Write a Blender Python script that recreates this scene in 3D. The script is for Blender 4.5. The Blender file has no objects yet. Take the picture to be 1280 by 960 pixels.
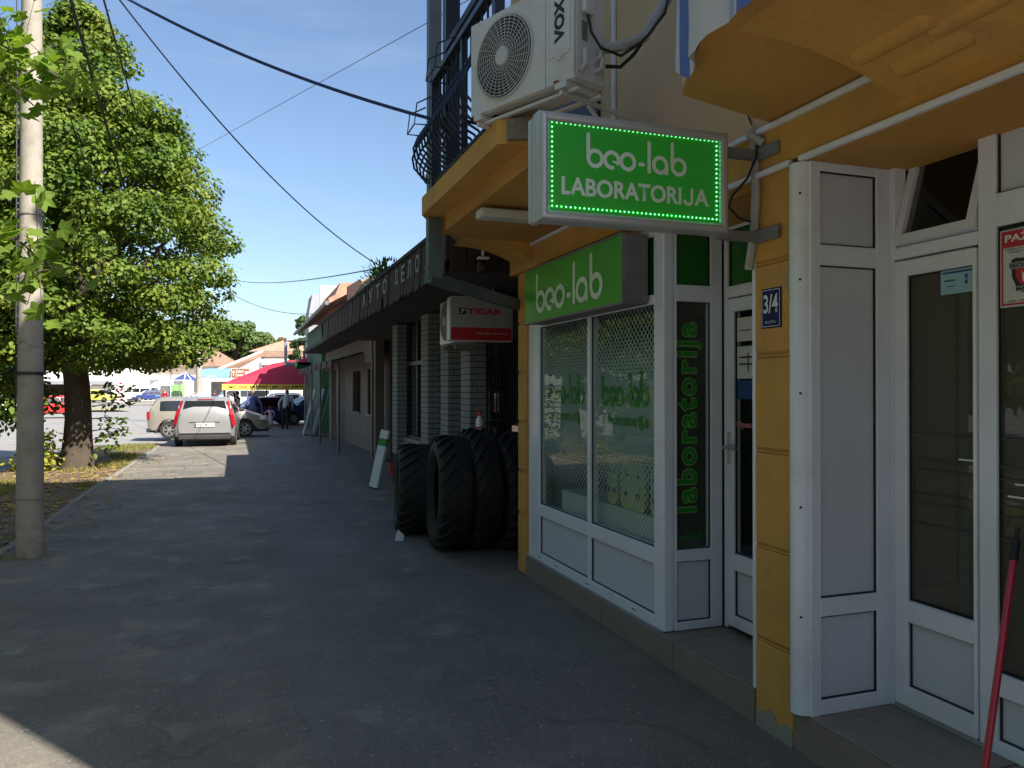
import bpy, bmesh, math, random
import numpy as np
from mathutils import Vector, Matrix, noise
rnd = random.Random(7)
S = bpy.context.scene
C = S.collection
R = math.radians
# ------------------------------------------------------------------ camera
CAM_H = 1.62
YAW = math.atan(342/980.0)
cam = bpy.data.cameras.new('camera'); camo = bpy.data.objects.new('camera', cam); C.objects.link(camo)
cam.sensor_width = 36.0; cam.lens = 980/1280*36.0; cam.clip_start = 0.05; cam.clip_end = 3000
camo.location = (0, 0, CAM_H)
camo.rotation_euler = (R(90)+math.atan(6/980.0), 0, -YAW)
S.camera = camo
# ------------------------------------------------------------------ sky and sun
SUNV = Vector((0.64, -0.93, 1.0)).normalized()
W = bpy.data.worlds.new('World'); S.world = W; W.use_nodes = True
nt = W.node_tree; nt.nodes.clear()
sky = nt.nodes.new('ShaderNodeTexSky'); sky.sky_type = 'NISHITA'; sky.sun_disc = False
sky.sun_elevation = math.asin(SUNV.z); sky.sun_rotation = math.atan2(SUNV.x, SUNV.y)
sky.air_density = 1.0; sky.dust_density = 1.3; sky.ozone_density = 2.6; sky.altitude = 100
bg = nt.nodes.new('ShaderNodeBackground'); bg.inputs[1].default_value = 0.085
wo = nt.nodes.new('ShaderNodeOutputWorld')
wc = nt.nodes.new('ShaderNodeTexCoord'); wm = nt.nodes.new('ShaderNodeMapping'); wm.inputs['Scale'].default_value = (1.3, 2.2, 9.0); wm.inputs['Rotation'].default_value = (0.12, 0.1, 0.5)
wn = nt.nodes.new('ShaderNodeTexNoise'); wn.inputs['Scale'].default_value = 1.6; wn.inputs['Detail'].default_value = 7; wn.inputs['Roughness'].default_value = .58
wr_ = nt.nodes.new('ShaderNodeMapRange'); wr_.inputs[1].default_value = .52; wr_.inputs[2].default_value = .80; wr_.inputs[4].default_value = .11
wx_ = nt.nodes.new('ShaderNodeMix'); wx_.data_type = 'RGBA'; wx_.inputs[7].default_value = (6.5, 7.0, 7.6, 1)
nt.links.new(wc.outputs['Generated'], wm.inputs[0]); nt.links.new(wm.outputs[0], wn.inputs['Vector']); nt.links.new(wn.outputs[0], wr_.inputs[0]); nt.links.new(wr_.outputs[0], wx_.inputs[0])
nt.links.new(sky.outputs[0], wx_.inputs[6]); nt.links.new(wx_.outputs[2], bg.inputs[0]); nt.links.new(bg.outputs[0], wo.inputs[0])
sl = bpy.data.lights.new('sun', 'SUN'); sl.energy = 5.0; sl.angle = R(0.5); sl.color = (1.0, 0.94, 0.84)
so = bpy.data.objects.new('sun', sl); C.objects.link(so)
so.rotation_euler = SUNV.to_track_quat('Z', 'Y').to_euler(); so.location = (0, 0, 30)
S.view_settings.view_transform = 'Standard'; S.view_settings.look = 'None'
S.view_settings.exposure = 1.25; S.view_settings.gamma = 1.0
S.cycles.max_bounces = 7; S.cycles.transparent_max_bounces = 12

# ------------------------------------------------------------------ helpers
def gz(y):
    return -0.008*(min(max(y, 15), 45)-15)

def tag(o, label=None, cat=None, group=None, kind=None):
    if label: o['label'] = label
    if cat: o['category'] = cat
    if group: o['group'] = group
    if kind: o['kind'] = kind
    return o

def thing(name, label, cat, loc=(0, 0, 0), rz=0, group=None):
    o = bpy.data.objects.new(name, None); C.objects.link(o)
    o.location = loc; o.rotation_euler = (0, 0, rz); o.empty_display_size = .1
    return tag(o, label, cat, group)

def copy_tree(o, parent=None):
    c = o.copy(); C.objects.link(c)
    if parent is not None: c.parent = parent
    for ch in o.children: copy_tree(ch, c)
    return c

def worldoff(p):
    v = Vector((0, 0, 0))
    while p is not None:
        v += Vector(p.location); p = p.parent
    return v

class MB:
    def __init__(s): s.v = []; s.f = []; s.mi = []; s.m = 0
    def add(s, vs, fs):
        n = len(s.v); s.v += [tuple(v) for v in vs]
        for f in fs: s.f.append(tuple(i+n for i in f)); s.mi.append(s.m)
        return s
    def box(s, a, b, M=None):
        x0, x1 = sorted((a[0], b[0])); y0, y1 = sorted((a[1], b[1])); z0, z1 = sorted((a[2], b[2]))
        vs = [Vector(p) for p in ((x0,y0,z0),(x1,y0,z0),(x1,y1,z0),(x0,y1,z0),(x0,y0,z1),(x1,y0,z1),(x1,y1,z1),(x0,y1,z1))]
        if M is not None: vs = [M @ p for p in vs]
        return s.add(vs, [(0,3,2,1),(4,5,6,7),(0,1,5,4),(1,2,6,5),(2,3,7,6),(3,0,4,7)])
    def bbox(s, a, b, r=.006):
        """box with chamfered vertical edges and top/bottom bevel"""
        x0, x1 = sorted((a[0], b[0])); y0, y1 = sorted((a[1], b[1])); z0, z1 = sorted((a[2], b[2]))
        def ring(i, z): return [(x0+i+r,y0+i,z),(x1-i-r,y0+i,z),(x1-i,y0+i+r,z),(x1-i,y1-i-r,z),(x1-i-r,y1-i,z),(x0+i+r,y1-i,z),(x0+i,y1-i-r,z),(x0+i,y0+i+r,z)]
        vs = ring(r, z0)+ring(0, z0+r)+ring(0, z1-r)+ring(r, z1)
        fs = [tuple(range(7,-1,-1)), tuple(range(24,32))]
        for k in range(3):
            for i in range(8):
                j = (i+1) % 8; fs.append((k*8+i, k*8+j, k*8+8+j, k*8+8+i))
        return s.add(vs, fs)
    def quad(s, a, b, c, d): return s.add([a, b, c, d], [(0,1,2,3)])
    def prism(s, pts, fn0, fn1):
        n = len(pts)
        vs = [fn0(p) for p in pts]+[fn1(p) for p in pts]
        fs = [tuple(range(n-1,-1,-1)), tuple(range(n, 2*n))]+[(i,(i+1)%n,n+(i+1)%n,n+i) for i in range(n)]
        return s.add(vs, fs)
    def prz(s, pts, z0, z1): return s.prism(pts, lambda p:(p[0],p[1],z0), lambda p:(p[0],p[1],z1))
    def pry(s, pts, y0, y1): return s.prism(pts, lambda p:(p[0],y0,p[1]), lambda p:(p[0],y1,p[1]))
    def prx(s, pts, x0, x1): return s.prism(pts, lambda p:(x0,p[0],p[1]), lambda p:(x1,p[0],p[1]))
    def tube(s, pts, r, n=8, cap=True):
        pts = [Vector(p) for p in pts]
        rs = r if isinstance(r, (list, tuple)) else [r]*len(pts)
        vs = []; up = None
        for i, p in enumerate(pts):
            if i == 0: d = pts[1]-p
            elif i == len(pts)-1: d = p-pts[i-1]
            else: d = (pts[i+1]-p).normalized()+(p-pts[i-1]).normalized()
            d.normalize()
            if up is None: up = d.orthogonal().normalized()
            else:
                up = up-d*up.dot(d)
                up = up.normalized() if up.length > 1e-5 else d.orthogonal().normalized()
            w = d.cross(up)
            for k in range(n):
                a = 2*math.pi*k/n
                vs.append(p+(up*math.cos(a)+w*math.sin(a))*rs[i])
        fs = []
        for i in range(len(pts)-1):
            for k in range(n):
                j = (k+1) % n; fs.append((i*n+k, i*n+j, (i+1)*n+j, (i+1)*n+k))
        if cap: fs += [tuple(range(n-1,-1,-1)), tuple((len(pts)-1)*n+k for k in range(n))]
        return s.add(vs, fs)
    def ell(s, c, r, nu=12, nv=8, M=None):
        vs = []; fs = []
        for j in range(nv+1):
            t = math.pi*j/nv
            for i in range(nu):
                a = 2*math.pi*i/nu
                p = Vector((r[0]*math.sin(t)*math.cos(a), r[1]*math.sin(t)*math.sin(a), r[2]*math.cos(t)))
                if M is not None: p = M @ p
                vs.append(p+Vector(c))
        for j in range(nv):
            for i in range(nu):
                k = (i+1) % nu; fs.append((j*nu+i, (j+1)*nu+i, (j+1)*nu+k, j*nu+k))
        return s.add(vs, fs)
    def lathe_x(s, prof, n=40, x=0, y=0, z=0, closed=True):
        """profile of (x, radius) swept round the x axis"""
        m = len(prof); vs = []; fs = []
        for i in range(n):
            a = 2*math.pi*i/n
            for (px, pr) in prof: vs.append((x+px, y+pr*math.cos(a), z+pr*math.sin(a)))
        for i in range(n):
            j = (i+1) % n
            for k in range(m if closed else m-1):
                l = (k+1) % m; fs.append((i*m+k, i*m+l, j*m+l, j*m+k))
        return s.add(vs, fs)
    def build(s, name, mat, parent=None, world=True, smooth=False, label=None):
        me = bpy.data.meshes.new(name)
        off = worldoff(parent) if (parent is not None and world) else Vector((0, 0, 0))
        vs = [(v[0]-off.x, v[1]-off.y, v[2]-off.z) for v in s.v]
        me.from_pydata(vs, [], s.f)
        mats = mat if isinstance(mat, (list, tuple)) else [mat]
        for m in mats: me.materials.append(m)
        if len(mats) > 1: me.polygons.foreach_set('material_index', s.mi)
        bm = bmesh.new(); bm.from_mesh(me); bmesh.ops.recalc_face_normals(bm, faces=bm.faces); bm.to_mesh(me); bm.free()
        if smooth:
            me.polygons.foreach_set('use_smooth', [True]*len(me.polygons))
            try: me.set_sharp_from_angle(angle=R(35))
            except Exception: pass
        o = bpy.data.objects.new(name, me); C.objects.link(o)
        if parent is not None: o.parent = parent
        if label: o['label'] = label
        return o

# ------------------------------------------------------------------ materials
def nn(t, typ, **k):
    n = t.nodes.new(typ)
    for a, b in k.items(): setattr(n, a, b)
    return n

def pmat(name, base, rough=.6, var=.12, scale=3., fine=60., bump=.0, bs=80., metal=0., spec=.5, emit=None, estr=0., stain=None, stain_amt=.0, sscale=2., coat=0., isl=0.):
    m = bpy.data.materials.new(name); m.use_nodes = True
    t = m.node_tree; b = t.nodes['Principled BSDF']
    tc = nn(t, 'ShaderNodeTexCoord')
    geo = nn(t, 'ShaderNodeNewGeometry')
    n1 = nn(t, 'ShaderNodeTexNoise'); n1.inputs['Scale'].default_value = scale; n1.inputs['Detail'].default_value = 6
    n2 = nn(t, 'ShaderNodeTexNoise'); n2.inputs['Scale'].default_value = fine; n2.inputs['Detail'].default_value = 3
    t.links.new(geo.outputs['Position'], n1.inputs['Vector']); t.links.new(geo.outputs['Position'], n2.inputs['Vector'])
    ad = nn(t, 'ShaderNodeMath', operation='MULTIPLY_ADD'); ad.inputs[1].default_value = .45; 
    t.links.new(n2.outputs[0], ad.inputs[0]); t.links.new(n1.outputs[0], ad.inputs[2])
    val = ad.outputs[0]
    if isl:
        a2 = nn(t, 'ShaderNodeMath', operation='MULTIPLY_ADD'); a2.inputs[1].default_value = isl
        t.links.new(geo.outputs['Random Per Island'], a2.inputs[0]); t.links.new(val, a2.inputs[2]); val = a2.outputs[0]
    mr = nn(t, 'ShaderNodeMapRange'); mr.inputs[1].default_value = .45; mr.inputs[2].default_value = 1.0+isl
    t.links.new(val, mr.inputs[0])
    mx = nn(t, 'ShaderNodeMix', data_type='RGBA')
    mx.inputs[6].default_value = (*[max(0, c*(1-var)) for c in base], 1); mx.inputs[7].default_value = (*[min(1, c*(1+var)) for c in base], 1)
    t.links.new(mr.outputs[0], mx.inputs[0]); col = mx.outputs[2]
    if stain is not None:
        n3 = nn(t, 'ShaderNodeTexNoise'); n3.inputs['Scale'].default_value = sscale; n3.inputs['Detail'].default_value = 8; n3.inputs['Roughness'].default_value = .65
        t.links.new(geo.outputs['Position'], n3.inputs['Vector'])
        r3 = nn(t, 'ShaderNodeMapRange'); r3.inputs[1].default_value = .5; r3.inputs[2].default_value = .75; r3.inputs[4].default_value = stain_amt
        t.links.new(n3.outputs[0], r3.inputs[0])
        m3 = nn(t, 'ShaderNodeMix', data_type='RGBA'); m3.inputs[7].default_value = (*stain, 1)
        t.links.new(r3.outputs[0], m3.inputs[0]); t.links.new(col, m3.inputs[6]); col = m3.outputs[2]
    t.links.new(col, b.inputs['Base Color'])
    b.inputs['Roughness'].default_value = rough; b.inputs['Metallic'].default_value = metal
    b.inputs['Specular IOR Level'].default_value = spec; b.inputs['Coat Weight'].default_value = coat; b.inputs['Coat Roughness'].default_value = .08
    if bump:
        nb = nn(t, 'ShaderNodeTexNoise'); nb.inputs['Scale'].default_value = bs; nb.inputs['Detail'].default_value = 5
        t.links.new(geo.outputs['Position'], nb.inputs['Vector'])
        bp = nn(t, 'ShaderNodeBump'); bp.inputs['Strength'].default_value = bump; bp.inputs['Distance'].default_value = .01
        t.links.new(nb.outputs[0], bp.inputs['Height']); t.links.new(bp.outputs[0], b.inputs['Normal'])
    if emit:
        b.inputs['Emission Color'].default_value = (*emit, 1); b.inputs['Emission Strength'].default_value = estr
    return m

def glassmat(name, tint=(1, 1, 1), ior=1.6, rough=0.0, tr=1.0):
    m = bpy.data.materials.new(name); m.use_nodes = True; t = m.node_tree; t.nodes.clear()
    o = nn(t, 'ShaderNodeOutputMaterial'); f = nn(t, 'ShaderNodeFresnel'); f.inputs[0].default_value = ior
    g = nn(t, 'ShaderNodeBsdfGlossy'); g.inputs['Roughness'].default_value = rough
    r = nn(t, 'ShaderNodeBsdfTransparent'); r.inputs[0].default_value = (*[c*tr for c in tint], 1)
    mx = nn(t, 'ShaderNodeMixShader'); ge = nn(t, 'ShaderNodeNewGeometry'); iv = nn(t, 'ShaderNodeMath', operation='SUBTRACT'); iv.inputs[0].default_value = 1; t.links.new(ge.outputs['Backfacing'], iv.inputs[1])
    ff = nn(t, 'ShaderNodeMath', operation='MULTIPLY'); t.links.new(f.outputs[0], ff.inputs[0]); t.links.new(iv.outputs[0], ff.inputs[1])
    t.links.new(ff.outputs[0], mx.inputs[0]); t.links.new(r.outputs[0], mx.inputs[1]); t.links.new(g.outputs[0], mx.inputs[2])
    t.links.new(mx.outputs[0], o.inputs[0]); return m

def leafmat(name, c1, c2, c3=None, trans=.45, scale=.9):
    m = bpy.data.materials.new(name); m.use_nodes = True; t = m.node_tree
    b = t.nodes['Principled BSDF']; out = t.nodes['Material Output']
    geo = nn(t, 'ShaderNodeNewGeometry'); n1 = nn(t, 'ShaderNodeTexNoise'); n1.inputs['Scale'].default_value = scale
    t.links.new(geo.outputs['Position'], n1.inputs['Vector'])
    ad = nn(t, 'ShaderNodeMath', operation='MULTIPLY_ADD'); ad.inputs[1].default_value = .5
    t.links.new(geo.outputs['Random Per Island'], ad.inputs[0]); t.links.new(n1.outputs[0], ad.inputs[2])
    cr = nn(t, 'ShaderNodeValToRGB'); e = cr.color_ramp.elements
    e[0].position = .38; e[0].color = (*c1, 1); e[1].position = .9; e[1].color = (*c2, 1)
    if c3:
        k = cr.color_ramp.elements.new(.99); k.color = (*c3, 1)
    t.links.new(ad.outputs[0], cr.inputs[0]); t.links.new(cr.outputs[0], b.inputs['Base Color'])
    b.inputs['Roughness'].default_value = .6; b.inputs['Specular IOR Level'].default_value = .22
    tl = nn(t, 'ShaderNodeBsdfTranslucent')
    hs = nn(t, 'ShaderNodeMix', data_type='RGBA', blend_type='MULTIPLY'); hs.inputs[0].default_value = 1; hs.inputs[7].default_value = (1.3, 1.35, .45, 1)
    t.links.new(cr.outputs[0], hs.inputs[6]); t.links.new(hs.outputs[2], tl.inputs[0])
    mx = nn(t, 'ShaderNodeMixShader'); mx.inputs[0].default_value = trans
    t.links.new(b.outputs[0], mx.inputs[1]); t.links.new(tl.outputs[0], mx.inputs[2]); t.links.new(mx.outputs[0], out.inputs[0])
    return m

def asphaltmat(name, base, patch, crack=.35, dusty=(.3, .27, .22), dust=.25):
    m = bpy.data.materials.new(name); m.use_nodes = True; t = m.node_tree; b = t.nodes['Principled BSDF']
    geo = nn(t, 'ShaderNodeNewGeometry'); P = geo.outputs['Position']
    def noi(sc, det=6, ro=.6):
        n = nn(t, 'ShaderNodeTexNoise'); n.inputs['Scale'].default_value = sc; n.inputs['Detail'].default_value = det; n.inputs['Roughness'].default_value = ro
        t.links.new(P, n.inputs['Vector']); return n.outputs[0]
    def rng(i, a, bb, c=0., d=1.):
        r = nn(t, 'ShaderNodeMapRange'); r.inputs[1].default_value = a; r.inputs[2].default_value = bb; r.inputs[3].default_value = c; r.inputs[4].default_value = d
        t.links.new(i, r.inputs[0]); return r.outputs[0]
    def mix(f, a, bb):
        x = nn(t, 'ShaderNodeMix', data_type='RGBA')
        if isinstance(f, float): x.inputs[0].default_value = f
        else: t.links.new(f, x.inputs[0])
        for i, c in ((6, a), (7, bb)):
            if isinstance(c, tuple): x.inputs[i].default_value = (*c, 1)
            else: t.links.new(c, x.inputs[i])
        return x.outputs[2]
    col = mix(rng(noi(.7), .35, .65), base, patch)
    col = mix(rng(noi(2.3, 8), .52, .7, 0, dust), col, dusty)
    # speckle of stones
    v = nn(t, 'ShaderNodeTexVoronoi'); v.inputs['Scale'].default_value = 90; t.links.new(P, v.inputs['Vector'])
    sp = rng(v.outputs['Color'], .62, 1.0, 0, .5)
    col = mix(sp, col, tuple(min(1, c*2.6) for c in base))
    v3 = nn(t, 'ShaderNodeTexVoronoi'); v3.inputs['Scale'].default_value = 9; t.links.new(P, v3.inputs['Vector'])
    col = mix(rng(v3.outputs['Distance'], .02, .075, .7, 0.), col, (.36, .34, .3))
    # cracks
    dn = nn(t, 'ShaderNodeTexNoise'); dn.inputs['Scale'].default_value = 1.6; dn.inputs['Detail'].default_value = 6; t.links.new(P, dn.inputs['Vector'])
    vm = nn(t, 'ShaderNodeVectorMath', operation='MULTIPLY_ADD'); vm.inputs[1].default_value = (.8, .8, .8); t.links.new(dn.outputs['Color'], vm.inputs[0]); t.links.new(P, vm.inputs[2])
    vo = nn(t, 'ShaderNodeTexVoronoi', feature='DISTANCE_TO_EDGE'); vo.inputs['Scale'].default_value = .42; t.links.new(vm.outputs[0], vo.inputs['Vector'])
    ck = rng(vo.outputs['Distance'], .002, .010, 1., 0.)
    gate = rng(noi(.9, 3), .42, .6)
    mu = nn(t, 'ShaderNodeMath', operation='MULTIPLY'); t.links.new(ck, mu.inputs[0]); t.links.new(gate, mu.inputs[1])
    ml = nn(t, 'ShaderNodeMath', operation='MULTIPLY'); t.links.new(mu.outputs[0], ml.inputs[0]); ml.inputs[1].default_value = crack*1.8
    col = mix(ml.outputs[0], col, (.012, .012, .013))
    t.links.new(col, b.inputs['Base Color'])
    t.links.new(rng(noi(1.7), .3, .7, .62, .9), b.inputs['Roughness'])
    b.inputs['Specular IOR Level'].default_value = .45
    nb = noi(140, 4, .7); nb2 = noi(6, 5)
    sm = nn(t, 'ShaderNodeMath', operation='MULTIPLY_ADD'); sm.inputs[1].default_value = 3.; t.links.new(nb2, sm.inputs[0]); t.links.new(nb, sm.inputs[2])
    s2 = nn(t, 'ShaderNodeMath', operation='SUBTRACT'); t.links.new(sm.outputs[0], s2.inputs[0]); t.links.new(ml.outputs[0], s2.inputs[1])
    bp = nn(t, 'ShaderNodeBump'); bp.inputs['Strength'].default_value = .5; bp.inputs['Distance'].default_value = .006
    t.links.new(s2.outputs[0], bp.inputs['Height']); t.links.new(bp.outputs[0], b.inputs['Normal'])
    return m

def filmmat(name, zlo, zhi):
    """white window film perforated with holes that shrink towards the clear band in the middle"""
    m = bpy.data.materials.new(name); m.use_nodes = True; t = m.node_tree; t.nodes.clear()
    o = nn(t, 'ShaderNodeOutputMaterial'); geo = nn(t, 'ShaderNodeNewGeometry')
    sx = nn(t, 'ShaderNodeSeparateXYZ'); t.links.new(geo.outputs['Position'], sx.inputs[0])
    def M(op, a, b=None, c=None):
        n = nn(t, 'ShaderNodeMath', operation=op)
        for i, q in enumerate((a, b, c)):
            if q is None: continue
            if isinstance(q, (int, float)): n.inputs[i].default_value = q
            else: t.links.new(q, n.inputs[i])
        return n.outputs[0]
    pc = .050
    def lattice(o_):
        u = M('MULTIPLY', M('SUBTRACT', M('FRACT', M('ADD', M('DIVIDE', sx.outputs[1], pc), o_)), .5), pc)
        v = M('MULTIPLY', M('SUBTRACT', M('FRACT', M('ADD', M('DIVIDE', sx.outputs[2], pc), o_)), .5), pc)
        return M('SQRT', M('ADD', M('MULTIPLY', u, u), M('MULTIPLY', v, v)))
    d = M('MINIMUM', lattice(0.), lattice(.5))
    up = nn(t, 'ShaderNodeMapRange'); up.inputs[1].default_value = 1.55; up.inputs[2].default_value = zhi; up.inputs[3].default_value = .0; up.inputs[4].default_value = .0165; t.links.new(sx.outputs[2], up.inputs[0])
    dn = nn(t, 'ShaderNodeMapRange'); dn.inputs[1].default_value = 1.32; dn.inputs[2].default_value = .85; dn.inputs[3].default_value = .0; dn.inputs[4].default_value = .0165; t.links.new(sx.outputs[2], dn.inputs[0])
    rad = M('MAXIMUM', up.outputs[0], dn.outputs[0])
    hole = M('LESS_THAN', d, rad)
    df = nn(t, 'ShaderNodeBsdfDiffuse'); df.inputs[0].default_value = (.50, .58, .57, 1)
    tl = nn(t, 'ShaderNodeBsdfTransparent'); tl.inputs[0].default_value = (.8, .85, .85, 1)
    m1 = nn(t, 'ShaderNodeMixShader'); m1.inputs[0].default_value = .35; t.links.new(df.outputs[0], m1.inputs[1]); t.links.new(tl.outputs[0], m1.inputs[2])
    tr = nn(t, 'ShaderNodeBsdfTransparent')
    m2 = nn(t, 'ShaderNodeMixShader'); t.links.new(hole, m2.inputs[0]); t.links.new(m1.outputs[0], m2.inputs[1]); t.links.new(tr.outputs[0], m2.inputs[2])
    t.links.new(m2.outputs[0], o.inputs[0]); return m

def stripemat(name, base, stripes, axis=0, rough=.9):
    """cloth with woven stripes across one object axis: stripes = (start, end, colour)"""
    m = bpy.data.materials.new(name); m.use_nodes = True; t = m.node_tree; b = t.nodes['Principled BSDF']
    a = nn(t, 'ShaderNodeAttribute', attribute_name='band'); col = None
    n = nn(t, 'ShaderNodeTexNoise'); n.inputs['Scale'].default_value = 90
    last = nn(t, 'ShaderNodeMix', data_type='RGBA'); last.inputs[6].default_value = (*base, 1); last.inputs[7].default_value = (*[c*.85 for c in base], 1)
    t.links.new(n.outputs[0], last.inputs[0]); col = last.outputs[2]
    for (s0, s1, c) in stripes:
        g = nn(t, 'ShaderNodeMath', operation='GREATER_THAN'); g.inputs[1].default_value = s0; t.links.new(a.outputs['Fac'], g.inputs[0])
        l = nn(t, 'ShaderNodeMath', operation='LESS_THAN'); l.inputs[1].default_value = s1; t.links.new(a.outputs['Fac'], l.inputs[0])
        mu = nn(t, 'ShaderNodeMath', operation='MULTIPLY'); t.links.new(g.outputs[0], mu.inputs[0]); t.links.new(l.outputs[0], mu.inputs[1])
        x = nn(t, 'ShaderNodeMix', data_type='RGBA'); x.inputs[7].default_value = (*c, 1); t.links.new(mu.outputs[0], x.inputs[0]); t.links.new(col, x.inputs[6]); col = x.outputs[2]
    t.links.new(col, b.inputs['Base Color']); b.inputs['Roughness'].default_value = rough
    return m

M_pave = asphaltmat('pavement asphalt', (.115, .105, .090), (.180, .163, .135), .2, (.34, .30, .23), .5)
M_road = asphaltmat('road asphalt', (.20, .195, .185), (.26, .25, .24), .3, (.32, .3, .27), .3)
M_conc = pmat('concrete', (.30, .28, .25), .85, .25, 2, 50, .4, 60, stain=(.12, .11, .10), stain_amt=.5)
M_pole = pmat('pole concrete', (.32, .29, .245), .88, .16, 2.5, 60, .5, 90, stain=(.15, .13, .105), stain_amt=.6, sscale=6)
M_kerb = pmat('kerb concrete', (.22, .21, .19), .9, .3, 4, 60, .5, 50, stain=(.1, .09, .07), stain_amt=.7)
M_soil = pmat('verge soil', (.13, .095, .06), .95, .4, 2.5, 40, .9, 25, stain=(.20, .15, .09), stain_amt=.6, sscale=1.3)
M_drygr = pmat('dry grass ground', (.3, .26, .15), .95, .35, 1.5, 30, .8, 20, stain=(.1, .15, .04), stain_amt=.7, sscale=.7)
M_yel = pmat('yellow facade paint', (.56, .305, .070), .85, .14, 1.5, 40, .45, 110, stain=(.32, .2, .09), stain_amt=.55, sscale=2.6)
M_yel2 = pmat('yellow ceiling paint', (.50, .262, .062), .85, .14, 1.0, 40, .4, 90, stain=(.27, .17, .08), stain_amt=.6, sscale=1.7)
M_beige = pmat('beige stucco', (.64, .45, .27), .88, .10, 1.5, 60, .6, 150, stain=(.36, .28, .2), stain_amt=.3, sscale=.9)
M_dirty = pmat('bare stained concrete edge', (.2, .16, .11), .9, .4, 6, 50, .8, 50)
M_pvc = pmat('white window plastic', (.73, .76, .84), .32, .04, 2, 60, .0, spec=.5, stain=(.46, .45, .43), stain_amt=.35, sscale=3.5)
M_panel = pmat('white sandwich panel', (.58, .61, .69), .4, .04, 1.2, 50, .05, 30, stain=(.44, .45, .48), stain_amt=.3, sscale=2)
M_gasket = pmat('black rubber gasket', (.012, .012, .013), .6, .2)
M_tile = pmat('step floor tile', (.235, .195, .165), .42, .16, 6, 60, .15, 60, stain=(.17, .15, .13), stain_amt=.5, sscale=3)
M_grout = pmat('tile grout', (.12, .11, .1), .9, .2)
M_glass = glassmat('window glass', (.93, .97, .95), 1.42)
M_glassd = glassmat('tinted door glass', (.80, .80, .76), 1.5, 0.0, .9)
M_film = filmmat('perforated window film', .66, 2.13)
M_room = pmat('room wall', (.12, .14, .135), .9, .1)
M_roomd = pmat('dark room wall', (.055, .052, .045), .9, .3, .7)
M_roomfl = pmat('room floor', (.12, .11, .1), .5, .1)
M_green = pmat('green sign print', (.03, .30, .025), .35, .12, 2.5, 30, 0, spec=.5, coat=.2)
M_green2 = pmat('green shop sign print', (.045, .36, .03), .3, .1, 2.0, 30, 0, spec=.5, coat=.35)
M_greenp = pmat('green glass infill', (.02, .13, .02), .25, .1, 2.0, 30, 0, spec=.5)
M_wlet = pmat('pale sign lettering', (.62, .72, .62), .5, .05)
M_glet = pmat('green window lettering', (.012, .20, .03), .5, .1)
M_glet2 = pmat('bright green lettering', (.02, .26, .02), .5, .1)
M_gout = pmat('light green lettering outline', (.25, .5, .12), .5, .1)
M_led = pmat('green sign lamps', (.1, .8, .2), .4, 0, emit=(.12, 1.0, .25), estr=2.2)
M_alu = pmat('brushed aluminium', (.50, .51, .53), .38, .08, 2, 90, 0, metal=.55, stain=(.35, .35, .36), stain_amt=.3)
M_alud = pmat('dusty grey steel', (.20, .20, .20), .6, .2, 5, 60, .2, 60, metal=.3)
M_acw = pmat('air conditioner white enamel', (.60, .60, .58), .4, .06, 2, 60, 0, stain=(.40, .36, .3), stain_amt=.5, sscale=4)
M_acd = pmat('dark fan cavity', (.03, .03, .032), .7, .2)
M_acg = pmat('grille plastic', (.5, .5, .49), .5, .1, stain=(.25, .24, .22), stain_amt=.5)
M_blk = pmat('black paint', (.012, .012, .012), .5, .1)
M_cable = pmat('black cable', (.015, .015, .02), .5, .1)
M_cableb = pmat('blue black cable', (.02, .03, .12), .5, .1)
M_conduit = pmat('grey conduit', (.38, .38, .37), .7, .15, 4, 50, .2)
M_iron = pmat('dark blue painted iron', (.02, .03, .055), .45, .25, 6, 40, .1, metal=.3)
M_pipe = pmat('grey zinc downpipe', (.14, .17, .19), .5, .15, 5, 40, .1, metal=.5, stain=(.09, .1, .11), stain_amt=.5)
M_rust = pmat('rust', (.2, .07, .03), .9, .4, 20)
M_blue = pmat('blue enamel', (.006, .010, .085), .55, .1, spec=.25)
M_white = pmat('white paint', (.75, .75, .74), .5, .05)
M_whitel = pmat('white enamel letters', (.7, .72, .75), .4, .03)
M_red = pmat('red print', (.5, .02, .04), .45, .08)
M_redp = pmat('red enamel tube', (.48, .012, .03), .3, .1, coat=.3)
M_lblue = pmat('pale blue sticker', (.3, .5, .6), .5, .08)
M_dblue = pmat('dark blue print', (.02, .06, .2), .5, .1)
M_paper = pmat('paper', (.6, .6, .6), .7, .05)
M_pink = pmat('pink print', (.6, .2, .25), .6, .1)
M_rub = pmat('tractor tyre rubber', (.010, .0097, .0095), .72, .35, 4, 60, .4, 50, stain=(.022, .020, .018), stain_amt=.6, sscale=5)
M_brick = pmat('pale grey facing brick', (.27, .28, .29), .8, .15, 1.1, 60, .4, 60, stain=(.25, .25, .26), stain_amt=.3, sscale=6)
M_mort = pmat('black mortar', (.02, .02, .022), .95, .2)
M_brown = pmat('dark brown stained board', (.042, .021, .019), .8, .35, 3, 30, .5, 30, stain=(.075, .042, .036), stain_amt=.5, sscale=2)
M_felt = pmat('roofing felt', (.03, .032, .04), .9, .3, 2, 30, .4)
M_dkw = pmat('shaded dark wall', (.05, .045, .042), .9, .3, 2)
M_bblock = pmat('beige block wall', (.20, .16, .125), .85, .15, 2, 40, .4, stain=(.2, .17, .14), stain_amt=.4)
M_cream = pmat('cream render', (.72, .62, .52), .85, .06, .6, 20, .2)
M_wrend = pmat('white render', (.82, .8, .76), .85, .04, .6, 20, .2)
M_tiler = pmat('brown roof tiles', (.26, .15, .105), .85, .25, 1.2, 18, .6, 14, stain=(.2, .15, .12), stain_amt=.6, sscale=.8)
M_tileo = pmat('orange roof tiles', (.55, .2, .08), .85, .2, 1.2, 18, .6, 14, stain=(.4, .16, .09), stain_amt=.5, sscale=1.)
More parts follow.
